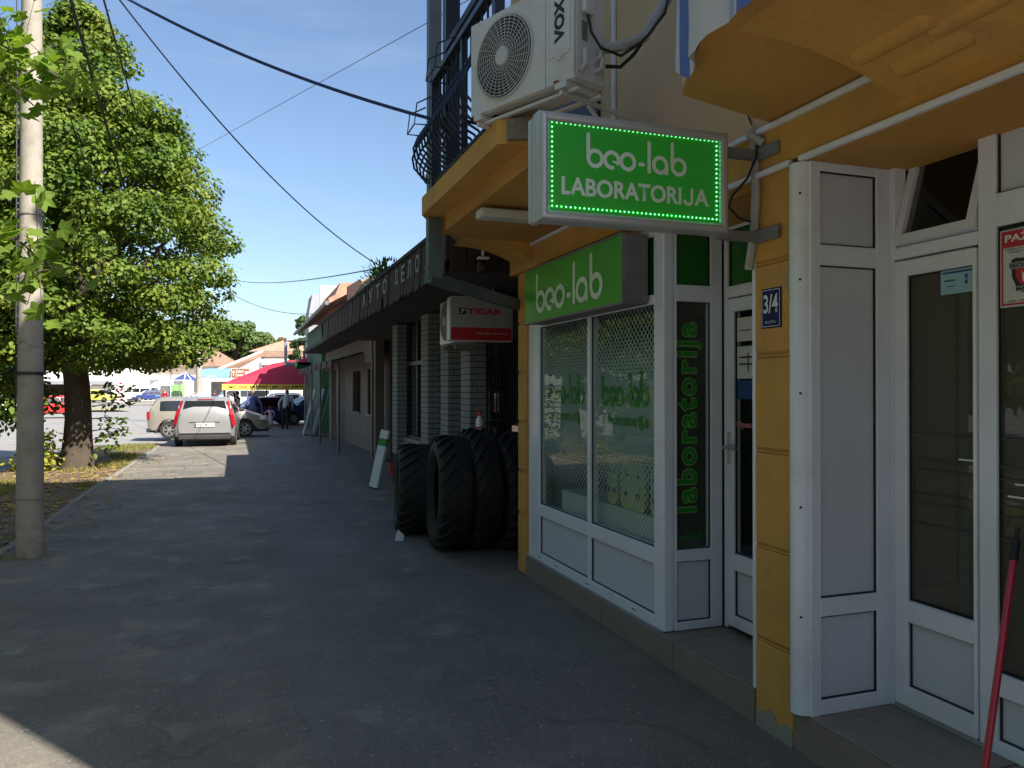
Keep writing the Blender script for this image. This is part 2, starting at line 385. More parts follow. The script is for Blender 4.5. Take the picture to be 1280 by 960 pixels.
M_tilep = pmat('old pink roof tiles', (.45, .22, .15), .85, .3, 2.2, 22, .7, 10, stain=(.6, .4, .3), stain_amt=.7, sscale=3.)
M_gren = pmat('green facade paint', (.012, .085, .040), .75, .12)
M_lgren = pmat('light green sign', (.1, .65, .15), .5, .05)
M_grey = pmat('grey render', (.3, .31, .33), .8, .12)
M_win = pmat('dark window glass', (.02, .022, .026), .08, .1, spec=.8)
M_pinkc = pmat('raspberry red canopy cloth', (.42, .02, .05), .8, .08)
M_yelc = pmat('yellow canopy valance', (.75, .5, .08), .8, .05)
M_bark = pmat('grey brown bark', (.065, .05, .036), .95, .4, 4, 30, 1.0, 22)
M_leaf = leafmat('lime tree leaf', (.038, .085, .013), (.125, .185, .024), (.18, .21, .03), .26)
M_leafn = leafmat('maple leaf', (.09, .17, .025), (.17, .26, .04), None, .5)
M_leafd = leafmat('dark leaf', (.03, .07, .018), (.06, .11, .03), None, .25)
M_leaff = leafmat('far leaf', (.07, .12, .035), (.12, .17, .055), None, .25, .3)
M_leafy = leafmat('yellow ivy leaf', (.17, .2, .03), (.36, .36, .06), None, .3)
M_leafo = leafmat('rusty conifer leaf', (.18, .12, .05), (.26, .17, .06), None, .2, .3)
M_lit = leafmat('fallen leaf', (.22, .12, .03), (.4, .28, .06), None, .1)
M_grass = leafmat('grass blade', (.11, .13, .035), (.26, .24, .08), None, .3)
M_silver = pmat('silver car paint', (.40, .40, .41), .3, .03, metal=.55, coat=.6)
M_sand = pmat('pale sand car paint', (.36, .33, .28), .3, .03, metal=.4, coat=.6)
M_carb = pmat('blue car paint', (.02, .04, .16), .28, .05, coat=.6)
M_cart = pmat('teal car paint', (.02, .08, .13), .28, .05, coat=.6)
M_carr = pmat('red car paint', (.55, .015, .02), .28, .05, coat=.6)
M_carw = pmat('white car paint', (.75, .75, .73), .3, .03, coat=.5)
M_cary = pmat('yellow car paint', (.62, .52, .10), .3, .03, coat=.5)
M_card = pmat('dark grey car paint', (.12, .12, .115), .3, .05, coat=.5)
M_cg = pmat('car window glass', (.015, .018, .02), .05, .1, spec=.9)
M_tail = pmat('red tail lamp', (.30, .006, .012), .2, .05, coat=.6)
M_head = pmat('clear head lamp', (.6, .6, .58), .15, .05, coat=.6)
M_tyre = pmat('car tyre rubber', (.02, .02, .02), .8, .2)
M_rim = pmat('alloy rim', (.5, .5, .48), .3, .1, metal=.7)
M_plast = pmat('dark bumper plastic', (.03, .03, .03), .6, .1)
M_skin = pmat('skin', (.48, .28, .2), .6, .06)

# ------------------------------------------------------------------ text and logo
def axesX(): return Matrix(((0, 0, -1), (-1, 0, 0), (0, 1, 0)))      # plane facing -X
def axesY(): return Matrix(((1, 0, 0), (0, 0, -1), (0, 1, 0)))       # plane facing -Y

def place2d(me, A, origin, fit=None, rot90=False):
    """me lies in its own xy plane; fit = (w, h) box; A maps it to the world plane"""
    n = len(me.vertices); co = np.empty(n*3); me.vertices.foreach_get('co', co); co = co.reshape(-1, 3)
    co[:, 0] -= co[:, 0].min(); co[:, 1] -= co[:, 1].min()
    if fit:
        co[:, 0] *= fit[0]/max(1e-6, co[:, 0].max()); co[:, 1] *= fit[1]/max(1e-6, co[:, 1].max())
    if rot90: co = np.stack([-co[:, 1], co[:, 0], co[:, 2]], 1)
    w = co @ np.array(A).T + np.array(origin)
    me.vertices.foreach_set('co', w.reshape(-1)); me.update()

def textmesh(s, bold=0.0, space=1.0, depth=.0):
    cu = bpy.data.curves.new('t', 'FONT'); cu.body = s; cu.offset = bold; cu.extrude = depth; cu.space_character = space; cu.resolution_u = 4
    o = bpy.data.objects.new('t', cu); C.objects.link(o)
    dg = bpy.context.evaluated_depsgraph_get()
    me = bpy.data.meshes.new_from_object(o.evaluated_get(dg))
    bpy.data.objects.remove(o); bpy.data.curves.remove(cu)
    return me

def text(name, s, mat, parent, A, origin, fit, bold=0.01, rot90=False, space=1.0, label=None):
    me = textmesh(s, bold, space); me.name = name
    off = worldoff(parent)
    place2d(me, A, Vector(origin)-off, fit, rot90)
    me.materials.clear(); me.materials.append(mat)
    o = bpy.data.objects.new(name, me); C.objects.link(o); o.parent = parent
    if label: o['label'] = label
    return o

def stroke(mb, pts, w, z):
    pts = [Vector((p[0], p[1])) for p in pts]; n = len(pts); vs = []; fs = []
    for i, p in enumerate(pts):
        d = (pts[min(i+1, n-1)]-pts[max(i-1, 0)]).normalized(); q = Vector((-d.y, d.x))*w/2
        vs += [(p.x+q.x, p.y+q.y, z+i*.001), (p.x-q.x, p.y-q.y, z+i*.001)]
    for i in range(n-1): fs.append((2*i, 2*i+1, 2*i+3, 2*i+2))
    mb.add(vs, fs)
    if (pts[0]-pts[-1]).length < 1e-4: return
    for e, k in ((0, -1), (n-1, 1)):
        p = pts[e]; d = (pts[1]-pts[0] if e == 0 else pts[-1]-pts[-2]).normalized()
        a0 = math.atan2(d.y, d.x)
        a0 = a0+math.pi/2 if k < 0 else a0-math.pi/2
        arc = [(p.x+w/2*math.cos(a0+math.pi*j/8), p.y+w/2*math.sin(a0+math.pi*j/8), z+e*.001+.0005) for j in range(9)]
        mb.add(arc, [tuple(range(9))])

def arcp(cx, cy, r, a0, a1, n=24): return [(cx+r*math.cos(R(a0+(a1-a0)*i/n)), cy+r*math.sin(R(a0+(a1-a0)*i/n))) for i in range(n+1)]

def logomesh(w=.29):
    mb = MB(); e = .0
    stroke(mb, [(0, 2.0), (0, .5)]+arcp(.5, .5, .5, 180, 540, 30), w, 0)
    stroke(mb, arcp(1.72, .5, .5, -82, -382, 30), w, .004); stroke(mb, [(2.17, .30), (1.86, .40)], w*.62, .04)
    stroke(mb, arcp(2.92, .5, .5, 0, 360, 30), w, 0)
    stroke(mb, [(3.86, .42), (4.08, .42)], w, 0)
    stroke(mb, [(4.55, 1.9), (4.55, 0)], w, 0)
    stroke(mb, arcp(5.4, .5, .5, 0, 360, 30), w, 0); stroke(mb, [(5.9, .5), (5.9, .0)], w, .008)
    stroke(mb, [(6.35, 2.0), (6.35, .5)]+arcp(6.85, .5, .5, 180, 540, 30), w, 0)
    me = bpy.data.meshes.new('logo'); me.from_pydata(mb.v, [], mb.f); me.update(); return me

def logo(name, mat, parent, A, origin, fit, w=.29):
    me = logomesh(w); 
    co = np.empty(len(me.vertices)*3); me.vertices.foreach_get('co', co); co = co.reshape(-1, 3); co[:, 2] *= .05; me.vertices.foreach_set('co', co.reshape(-1))
    place2d(me, A, Vector(origin)-worldoff(parent), fit); me.materials.append(mat)
    o = bpy.data.objects.new(name, me); C.objects.link(o); o.parent = parent; return o

# frames in a plane.  axis 'X': plane x=c facing -x, u=y.   axis 'Y': plane y=c facing -y, u=x
def pbox(mb, ax, c0, c1, u0, u1, z0, z1, bev=0.0):
    a, b = ((c0, u0, z0), (c1, u1, z1)) if ax == 'X' else ((u0, c0, z0), (u1, c1, z1))
    return mb.bbox(a, b, bev) if bev else mb.box(a, b)

def infill(ax, c, u0, u1, z0, z1, name, mat, parent, gasket=True, g=.006, dep=.012):
    """sheet set back inside its frame, with a black rubber gasket round it"""
    mb = MB(); pbox(mb, ax, c+.016, c+.022, u0+.002, u1-.002, z0+.002, z1-.002)
    o = mb.build(name, mat, parent)
    if gasket:
        mg = MB(); c0, c1 = c+.006, c+.015
        pbox(mg, ax, c0, c1, u0, u0+g, z0, z1); pbox(mg, ax, c0, c1, u1-g, u1, z0, z1)
        pbox(mg, ax, c0, c1, u0+g, u1-g, z0, z0+g); pbox(mg, ax, c0, c1, u0+g, u1-g, z1-g, z1)
        mg.build('gasket', M_gasket, parent)
    return o
# ================================================================== THE GROUND
YS = [-30, -10, 0, 5, 10, 15, 20, 25, 30, 35, 40, 45, 60, 100, 200, 400]
def sheet(name, x0, x1, ys, dz, mat, kind='structure', parent=None, edge=None, th=.0):
    mb = MB(); n = 0
    for i, y in enumerate(ys):
        xa = x0(y) if callable(x0) else x0; xb = x1(y) if callable(x1) else x1
        mb.v += [(xa, y, gz(y)+dz), (xb, y, gz(y)+dz)]
        if i: mb.f.append((2*i-2, 2*i-1, 2*i+1, 2*i)); mb.mi.append(0)
    o = mb.build(name, mat, parent)
    if kind and parent is None: o['kind'] = kind
    return o
def yr(a, b, st=1.0):
    n = max(1, int(round((b-a)/st))); return [a+(b-a)*i/n for i in range(n+1)]
sheet('ground', -500, 500, [-60, 0, 15, 20, 25, 30, 35, 40, 45, 100, 300, 900], -.16, M_drygr)
sheet('road', -90, 60, [-40, 0, 15, 20, 25, 30, 35, 40, 45, 70, 110, 125], -.10, M_road)
wob = lambda y, b, a, f: b+a*(noise.noise(Vector((y*f, b, 3.1))))
pv = sheet('pavement', lambda y: wob(y, -2.17, .05, .7), lambda y: 3.6 if y > 6.9 else 2.5, yr(-12, 6.8, .4)+yr(6.9, 33, .5), 0, M_pave)
sheet('far_pavement', -.6, 3.6, yr(33, 70, 2), .0, M_pave)
sheet('verge', lambda y: wob(y, -4.35, .25, .5), lambda y: wob(y, -2.25, .05, .7)+.05, yr(-12, 27, .5), -.012, M_soil)
M_pave2 = asphaltmat('newer pavement strip asphalt', (.120, .113, .102), (.160, .150, .131), .16, (.29, .26, .21), .4)
sheet('pavement_strip', lambda y: .32+.16*noise.noise(Vector((0, y*.55, 9)))+.05*noise.noise(Vector((0, y*3, 2))), lambda y: 2.352, yr(-8, 6.6, .22), .0032, M_pave2)
sheet('pavement_strip', lambda y: .32+.16*noise.noise(Vector((0, y*.55, 9)))+.05*noise.noise(Vector((0, y*3, 2))), lambda y: 1.5+.3*noise.noise(Vector((0, y*.4, 4))), yr(6.6, 30, .25), .0032, M_pave2)
kb = MB()
for y in yr(-12, 26.5, .95)[:-1]:
    x = wob(y, -2.20, .04, .7); kb.bbox((x-.05+rnd.uniform(-.01, .01), y+.012, gz(y)-.1), (x+.04, y+.938, gz(y)+.014+rnd.uniform(-.006, .012)), .012)
tag(kb.build('kerb', M_kerb), kind='structure')
sheet('grass_island', lambda y: -60, lambda y: -8-(y-72)*.3, yr(74, 88, 2), .05, M_drygr)
sheet('far_lot', -90, 60, [102, 130, 300], -.05, M_conc)
# pale cement smears and patches on the pavement
def smearmat():
    m = bpy.data.materials.new('pale cement smear'); m.use_nodes = True; t = m.node_tree; b = t.nodes['Principled BSDF']; out = t.nodes['Material Output']
    b.inputs['Base Color'].default_value = (.27, .25, .215, 1); b.inputs['Roughness'].default_value = .9
    a = nn(t, 'ShaderNodeAttribute', attribute_name='fade'); geo = nn(t, 'ShaderNodeNewGeometry')
    n = nn(t, 'ShaderNodeTexNoise'); n.inputs['Scale'].default_value = 7; n.inputs['Detail'].default_value = 8; n.inputs['Roughness'].default_value = .7; t.links.new(geo.outputs['Position'], n.inputs['Vector'])
    ad = nn(t, 'ShaderNodeMath', operation='MULTIPLY_ADD'); ad.inputs[1].default_value = 1.6; t.links.new(n.outputs[0], ad.inputs[0]); t.links.new(a.outputs['Fac'], ad.inputs[2])
    r = nn(t, 'ShaderNodeMapRange'); r.inputs[1].default_value = 1.05; r.inputs[2].default_value = 1.7; r.inputs[4].default_value = .8; t.links.new(ad.outputs[0], r.inputs[0])
    tr_ = nn(t, 'ShaderNodeBsdfTransparent'); mx = nn(t, 'ShaderNodeMixShader'); t.links.new(r.outputs[0], mx.inputs[0]); t.links.new(tr_.outputs[0], mx.inputs[1]); t.links.new(b.outputs[0], mx.inputs[2]); t.links.new(mx.outputs[0], out.inputs[0]); return m
M_smear = smearmat()
for i, (x, y, a, b, rot) in enumerate(((-1.72, 11.9, .40, .2, .1), (-1.1, 7.2, .55, .22, .3), (-.42, 5.5, .3, .18, -.2), (-.28, 4.75, .28, .15, .4), (.05, 7.9, .4, .2, 0), (.25, 9.3, .4, .2, .2), (1.45, 6.9, .35, .2, .3), (-.5, 6.6, .4, .14, .7), (-1.4, 9.6, .5, .3, 1.1), (.9, 11.5, .6, .25, .1), (1.3, 5.1, .4, .3, .9), (-1.3, 5.6, .35, .2, .4), (.6, 3.9, .3, .2, .2), (-.2, 13.2, .6, .3, .3), (1.4, 9.4, .3, .3, 0))):
    vs = [(x, y, .0062)]
    for k in range(26):
        t = 2*math.pi*k/26; rr = 1+.35*noise.noise(Vector((math.cos(t)*1.6+i*5, math.sin(t)*1.6, i))); px, py = a*rr*math.cos(t), b*rr*math.sin(t)*1.6
        vs.append((x+px*math.cos(rot)-py*math.sin(rot), y+px*math.sin(rot)+py*math.cos(rot), .0062))
    mb = MB(); mb.add(vs, [(0, 1+k, 1+(k+1) % 26) for k in range(26)]); o = mb.build('pavement_patch', M_smear)
    at_ = o.data.attributes.new('fade', 'FLOAT', 'POINT'); at_.data.foreach_set('value', [1.0]+[0.0]*26)
    tag(o, kind='structure')

# fallen leaves and grass on the verge (nobody could count them)
def scatter_mesh(name, mat, n, fn, parent=None, quad=True):
    vs = []; fs = []
    for i in range(n):
        q = fn(i)
        if q is None: continue
        b = len(vs); vs += q; fs.append(tuple(range(b, b+len(q))))
    mb = MB(); mb.v = vs; mb.f = fs; mb.mi = [0]*len(fs)
    o = mb.build(name, mat, parent); o['kind'] = 'stuff'; return o
def grassblade(i):
    y = rnd.uniform(5, 26.5); x = rnd.uniform(-4.4, -2.25)
    if noise.noise(Vector((x*.9, y*.45, 0))) < (.22 if y < 17.5 else .02): return None
    h = rnd.uniform(.03, .10); a = rnd.uniform(0, 6.28); dx, dy = math.cos(a)*.008, math.sin(a)*.008
    lx, ly = rnd.uniform(-.04, .04), rnd.uniform(-.04, .04)
    return [(x-dx, y-dy, gz(y)-.012), (x+dx, y+dy, gz(y)-.012), (x+lx, y+ly, gz(y)+h)]
tag(scatter_mesh('verge_grass', M_grass, 26000, grassblade), 'short patchy grass growing on the soil verge along the pavement', 'grass')
def footweed(i):
    a = rnd.uniform(0, 6.28); r_ = rnd.uniform(.11, .24); x, y = -1.905+r_*math.cos(a), 8.72+r_*math.sin(a); h = rnd.uniform(.02, .10)*(1.5 if x < -1.9 else .6); d = rnd.uniform(-.03, .03)
    return [(x-.004, y, .0), (x+.004, y, .0), (x+d, y+d*.5, h)]
tag(scatter_mesh('pole_foot_weeds', M_grass, 70, footweed), 'sparse weeds growing round the foot of the near concrete pole', 'weeds')
def grit(i):
    x, y = rnd.uniform(-2.1, 2.3), 2.2+16*rnd.random()**1.6; s = rnd.uniform(.003, .010); z = .0075
    return [(x-s, y, z), (x, y-s*.8, z), (x+s, y+s*.2, z+s*.5), (x, y+s, z)]
tag(scatter_mesh('pavement_grit', pmat('pale grit', (.3, .28, .24), .9, .4, isl=.5), 2600, grit), 'loose pale grit and crumbs scattered over the pavement', 'grit')
def deadleaf(i):
    y = rnd.uniform(5, 22); x = rnd.gauss(-3.1, .7)
    if rnd.random() < .012: x = rnd.uniform(-2.2, -.5)
    if x > -2.25 and y < 9: return None
    if x > 2: return None
    s = rnd.uniform(.025, .055); a = rnd.uniform(0, 6.28)
    return [(x+s*math.cos(a+k*1.5708)*(1 if k % 2 else .6), y+s*math.sin(a+k*1.5708)*(1 if k % 2 else .6), gz(y)+.004+rnd.uniform(0, .025)) for k in range(4)]
tag(scatter_mesh('fallen_leaves', M_lit, 2600, deadleaf), 'dry yellow and brown leaves scattered over the verge', 'leaves')

# ================================================================== YELLOW CORNER BUILDING
XF = 2.36
bld = thing('corner_building', 'yellow and beige corner house with balconies over the two white shopfronts', 'building', (XF, 3, 0))
mb = MB()
mb.box((2.36, 3.2, 2.862), (9, 6.8, 9.05)); mb.box((2.363, -.55, 2.862), (9, 3.2, 8.36))
mb.build('upper_wall', M_beige, bld)
mb = MB(); mb.box((1.85, 3.2, 9.05), (9.3, 6.95, 9.17)); mb.box((2.0, -.6, 8.36), (9.3, 3.19, 8.46))
mb.build('roof', M_tiler, bld)
# window of the upper floor (behind the railing) with roller shutter
mb = MB(); mb.box((2.33, 4.9, 3.2), (2.358, 6.2, 5.4)); mb.build('window', M_iron, bld)
# ground floor structural walls (behind the shops)
mb = MB(); mb.box((2.62, 6.62, 0), (8.9, 6.78, 2.86)); mb.box((8.7, -.5, 0), (8.95, 6.6, 2.86)); mb.box((2.9, 3.0, 0), (8.7, 3.16, 2.86)); mb.box((2.4, -.5, 0), (8.7, -.4, 2.86))
mb.build('inner_wall', M_room, bld)
# lintel bands
mb = MB()
mb.box((2.352, -.55, 2.652), (2.5, 6.8, 2.86)); mb.build('lintel', M_yel, bld)
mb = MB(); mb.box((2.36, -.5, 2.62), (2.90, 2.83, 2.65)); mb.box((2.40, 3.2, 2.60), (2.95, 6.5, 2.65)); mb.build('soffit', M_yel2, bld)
for (a, b, z) in ((-.5, 2.84, 2.635), (2.90, 4.35, 2.635), (-.5, 6.5, 2.842)):
    mb = MB(); mb.bbox((2.322, a, z-.013), (2.351, b, z+.013), .004); mb.build('cable_duct', M_pvc, bld)
# pier with rusticated blocks: joints recessed between proud blocks
def pier(y0, y1, zs, jut=.0):
    mb = MB(); mb.box((2.374, y0+.004, 0), (2.9 if y0 < 5 else 2.6, y1-.004, 2.65)); p = mb.build('pier', M_yel, bld)
    zz = [0.0]+zs+[2.645]
    for i in range(len(zz)-1):
        m2 = MB(); m2.bbox((XF, y0, zz[i]+(.011 if i else 0.0)), (2.42, y1, zz[i+1]-.011), .007); m2.build('rendered_block', M_yel, p)
        if i and i < len(zz)-1:
            m3 = MB(); m3.bbox((XF+.004, y0+.002, zz[i]-.008), (2.42, y1-.002, zz[i]+.003), .003); m3.build('joint_bead', M_yel, p)
pier(2.925, 3.195, [.424, .869, 1.326, 1.779, 2.22])
pier(6.40, 6.60, [.52, .90, 1.33, 1.76, 2.2])
mb = MB()      # broken render at the pier foot
pts = [(2.928, .0), (3.19, .0)]+[(3.188-.26*k/22, .09+.07*noise.noise(Vector((k*.17, 2, 0)))+.016*noise.noise(Vector((k*.7, 7, 0)))) for k in range(23)]
mb.prx(pts, 2.3565, 2.375); mb.build('exposed_plaster', M_conc, bld)
# small grey filler stain on the pier
mb = MB(); mb.ell((2.3595, 2.935, 2.12), (.003, .025, .07), 10, 8); mb.build('filler_patch', M_grey, bld)

# ---- balcony with railing over the laboratory
def slab(name, under, top, z0, z1, z2, mat_u, mat_e):
    b = MB(); b.prz(under, z0, z1); o = b.build(name+'_beam', mat_u, bld)
    b = MB(); b.prz(top, z1, z2); o2 = b.build(name+'_slab', mat_e, bld)
    return o
u1 = [(2.352, 4.12), (1.53, 4.12), (1.53, 5.97), (1.82, 6.59), (2.352, 6.80)]
t1 = [(2.352, 4.05), (1.55, 4.05), (1.36, 4.15), (1.36, 6.05), (1.68, 6.72), (2.352, 6.96)]
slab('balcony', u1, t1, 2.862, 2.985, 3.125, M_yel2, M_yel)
mb = MB(); mb.prz([(2.34, 4.02), (1.56, 4.02), (1.40, 4.10), (1.40, 4.045), (1.55, 3.995), (2.34, 3.995)], 2.99, 3.10); mb.build('broken_slab_end', M_dirty, bld)
u2 = [(2.351, 3.056), (1.77, 2.89), (1.5, 2.29), (1.5, .85), (2.351, .85)]
t2 = [(2.351, 3.053), (1.772, 2.887), (1.503, 2.29), (1.503, .853), (2.351, .853)]
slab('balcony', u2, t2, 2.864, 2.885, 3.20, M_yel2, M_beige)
b = MB(); b.prz([(2.35, 3.058), (1.768, 2.892), (1.498, 2.292), (1.498, .85), (1.60, .85), (1.60, 2.27), (1.85, 2.80), (2.35, 2.94)], 3.2, 4.05); b.build('balcony_parapet', M_beige, bld)
# curved consoles under the balconies
def console(y0, y1, x0=1.62):
    pts = [(2.35, 2.862)]; 
    for k in range(9):
        t = k/8; pts.append((2.35-(2.35-x0)*t, 2.862-.15*(1-t)**2.2))
    b = MB(); b.pry(pts, y0, y1); b.build('console', M_yel, bld, smooth=False)
console(1.55, 2.30); console(6.2, 6.58, 1.75)
for (ya, yb, xx, zz) in ((1.92, 2.25, 2.10, 2.835), (1.62, 1.98, 2.16, 2.825), (1.9, 2.2, 2.24, 2.79)):
    b = MB(); b.tube([(xx, ya, zz+.006), (xx, ya+.02, zz), (xx, yb-.02, zz), (xx, yb, zz+.006)], [.04, .055, .055, .04], 14); b.build('moulding', M_yel, bld, smooth=True)
# railing of the laboratory balcony
rail = MB(); RX = 1.40
rail.box((RX-.03, 4.25, 3.93), (RX+.03, 5.78, 3.97)); rail.box((RX-.012, 4.25, 3.72), (RX+.012, 5.78, 3.745)); rail.box((RX-.015, 4.25, 3.16), (RX+.015, 5.78, 3.185))
rail.box((RX-.03, 5.76, 3.12), (RX+.03, 5.82, 3.99)); rail.box((RX-.02, 4.95, 3.12), (RX+.02, 4.99, 3.94))
rail.box((RX-.03, 4.22, 3.12), (RX+.03, 4.28, 3.99))
for z in (3.94, 3.73, 3.17): rail.tube([(RX, 5.8, z), (1.72, 6.48, z), (2.35, 6.7, z)], .016, 6)
rl = rail.build('railing', M_iron, bld)
def belly(y, nx=-1, ny=0, x=RX):
    prof = [(0, 3.175), (.02, 3.2), (.10, 3.24), (.17, 3.31), (.185, 3.39), (.15, 3.48), (.09, 3.56), (.04, 3.64), (.015, 3.735)]
    return [(x+nx*p[0], y+ny*p[0], p[1]) for p in prof]
for k in range(17):
    b = MB(); b.tube(belly(4.33+k*.085), .0085, 5); b.build('bar', M_iron, rl)
for k in range(12):
    b = MB(); y = 4.33+k*.118; b.tube([(RX, y, 3.74), (RX, y, 3.94)], .008, 5); b.build('bar', M_iron, rl)
for k in range(6):
    t = (k+.5)/6; x, y = RX+.32*t, 5.8+.68*t
    b = MB(); b.tube(belly(y, -.9, .43, x), .0085, 5); b.tube([(x, y, 3.74), (x, y, 3.94)], .008, 5); b.build('bar', M_iron, rl)
for (y, z) in ((5.8, 3.62), (5.15, 3.80)):      # empty flower box holders
    b = MB(); b.tube([(RX, y, z+.23), (RX-.13, y+.02, z+.16), (RX-.15, y+.02, z), (RX, y, z)], .006, 5); b.tube([(RX, y+.28, z+.23), (RX-.13, y+.28, z+.16), (RX-.15, y+.28, z), (RX, y+.28, z)], .006, 5)
    b.tube([(RX-.15, y+.02, z), (RX-.15, y+.28, z)], .006, 5); b.build('flower_box_holder', M_iron, rl)
b = MB(); b.box((1.62, 6.30, 3.12), (1.74, 6.42, 6.5)); b.box((1.60, 4.3, 4.4), (1.66, 6.3, 4.46)); b.build('awning_post', M_iron, bld)
# box lamp under the balcony
b = MB(); b.bbox((1.53, 5.0, 2.775), (1.95, 5.14, 2.835), .008); tag(b.build('strip_lamp', M_acw), 'flat white lamp box fixed under the balcony ceiling, left of the hanging green sign', 'lamp')

# ---- zinc downpipe at the far corner
dp = MB()
def sqpipe(mb, a, b, w=.10, d=.09):
    a = Vector(a); b = Vector(b); z = (b-a).normalized(); s = Vector((0, 1, 0)) if abs(z.y) < .8 else Vector((1, 0, 0)); u = z.cross(s).normalized(); v = z.cross(u)
    vs = [p+u*w/2*i+v*d/2*j for p in (a, b) for (i, j) in ((-1, -1), (1, -1), (1, 1), (-1, 1))]
    mb.add(vs, [(3, 2, 1, 0), (4, 5, 6, 7), (0, 1, 5, 4), (1, 2, 6, 5), (2, 3, 7, 6), (3, 0, 4, 7)])
dpt = thing('downpipe', 'square grey zinc downpipe bending under the balcony and sloping back to the yellow pier', 'downpipe', (1.46, 6.1, 2.4))
b = MB(); sqpipe(b, (1.47, 6.10, 2.98), (1.47, 6.10, 2.50), .11); sqpipe(b, (1.47, 6.10, 3.13), (1.47, 6.10, 6.6), .10); b.build('vertical_pipe', M_pipe, dpt)
b = MB(); sqpipe(b, (1.42, 6.09, 2.505), (2.42, 6.63, 2.36), .09); b.build('sloping_pipe', M_pipe, dpt)
b = MB(); sqpipe(b, (1.47, 6.10, 2.60), (1.47, 6.10, 2.57), .125, .105); b.build('collar', M_pipe, dpt)

# ================================================================== LABORATORY SHOPFRONT
lab = thing('laboratory_shopfront', 'white plastic shopfront with dotted film windows, set back door and tiled step', 'shopfront', (2.4, 5, 0))
b = MB(); b.box((2.372, 3.2, -.05), (3.6, 6.4, .158)); b.build('step_core', M_grout, lab)
ty = [3.2, 3.96, 4.9, 5.7, 6.398]
for i in range(4):
    b = MB(); b.bbox((2.358, ty[i]+.003, -.05), (2.371, ty[i+1]-.003, .157), .002); b.build('step_tile', M_tile, lab)
    b = MB(); b.bbox((2.356, ty[i]+.003, .159), (2.60, ty[i+1]-.003, .170), .002); b.build('step_tile', M_tile, lab)
    if i == 0:
        b = MB(); b.bbox((2.606, 3.203, .159), (3.0, 3.957, .170), .002); b.build('step_tile', M_tile, lab)
        b = MB(); b.bbox((2.606, 3.963, .159), (3.0, 4.3, .170), .002); b.build('step_tile', M_tile, lab)
# window wall, plane X = 2.385
xw0, xw1 = 2.385, 2.455
fr = MB()
Z0, ZS, ZT, ZP0, ZP1, Z1 = .175, .655, 2.135, .245, .555, 2.60
yL, yM0, yM1, yR, yP = 6.398, 5.185, 5.135, 4.22, 4.10
pbox(fr, 'X', xw0, xw1, 6.14, yL, Z0, Z1, .006); pbox(fr, 'X', xw0, xw1, yP, yR, Z0, Z1, .006)
pbox(fr, 'X', xw0, xw1, yR, 6.14, Z0, ZP0, .004); pbox(fr, 'X', xw0, xw1, yR, 6.14, ZP1, ZS, .004); pbox(fr, 'X', xw0, xw1, yR, 6.14, ZT, ZT+.06, .004); pbox(fr, 'X', xw0, xw1, yR, 6.14, Z1-.05, Z1, .004)
pbox(fr, 'X', xw0, xw1, yM1, yM0, ZP0, ZP1, .004); pbox(fr, 'X', xw0, xw1, yM1, yM0, ZS, ZT, .004); pbox(fr, 'X', xw0, xw1, yM1, yM0, ZT+.06, Z1-.05, .004)
win = fr.build('display_window', M_pvc, lab)
b = MB(); pbox(b, 'X', 2.372, 2.384, yP, yL, .171, .178); b.build('sill_strip', M_grey, win)
for (a, c) in ((yM0, 6.14), (yR, yM1)):
    infill('X', xw0+.01, a, c, ZS, ZT, 'pane', M_glass, win)
    infill('X', xw0+.01, a, c, ZP0, ZP1, 'panel', M_panel, win)
    infill('X', xw0+.01, a, c, ZT+.06, Z1-.05, 'green_panel', M_greenp, win)
    b = MB(); b.quad((xw0+.045, a, ZS+.01), (xw0+.045, c, ZS+.01), (xw0+.045, c, ZT), (xw0+.045, a, ZT)); b.build('perforated_film', M_film, win)
    w = c-a
    logo('lettering', M_glet, win, axesX(), (xw0+.040, c-w*.12, 1.50), (w*.74, .24), .40)
    text('lettering', 'laboratorije', M_glet, win, axesX(), (xw0+.040, c-w*.13, 1.35), (w*.72, .10), .04)
b = MB()
for (y, z) in ((6.1, .21), (4.45, .21), (5.16, .205), (5.75, .21)): pbox(b, 'X', xw0-.002, xw0+.002, y, y+.05, z, z+.006)
b.build('drain_slot', M_blk, win)
# return panel facing the camera, plane Y = 4.10
py0, py1 = 4.098, 4.158
rt = MB()
for q in ((2.458, 2.475, Z0, Z1), (2.71, 2.79, Z0, Z1), (2.475, 2.71, Z0, .225), (2.475, 2.71, .585, .655), (2.475, 2.71, 2.145, 2.245), (2.475, 2.71, 2.56, Z1)): pbox(rt, 'Y', py0, py1, *q, .003)
ret = rt.build('side_window', M_pvc, lab)
infill('Y', py0+.005, 2.475, 2.71, .655, 2.145, 'pane', M_glass, ret); infill('Y', py0+.005, 2.475, 2.71, .225, .585, 'panel', M_panel, ret); infill('Y', py0+.005, 2.475, 2.71, 2.245, 2.56, 'green_panel', M_greenp, ret)
b = MB(); pbox(b, 'Y', py0+.06, py0+.063, 2.47, 2.72, .64, 2.16); b.build('dark_film', M_roomd, ret)
text('lettering', 'laboratorija', M_gout, ret, axesY(), (2.694, py0+.058, .865), (1.165, .195), .055, rot90=True, space=1.22)
text('lettering', 'laboratorija', M_glet2, ret, axesY(), (2.689, py0+.056, .871), (1.155, .185), .022, rot90=True, space=1.235)
logo('lettering', M_glet, ret, axesY(), (2.50, py0+.058, .70), (.19, .055))
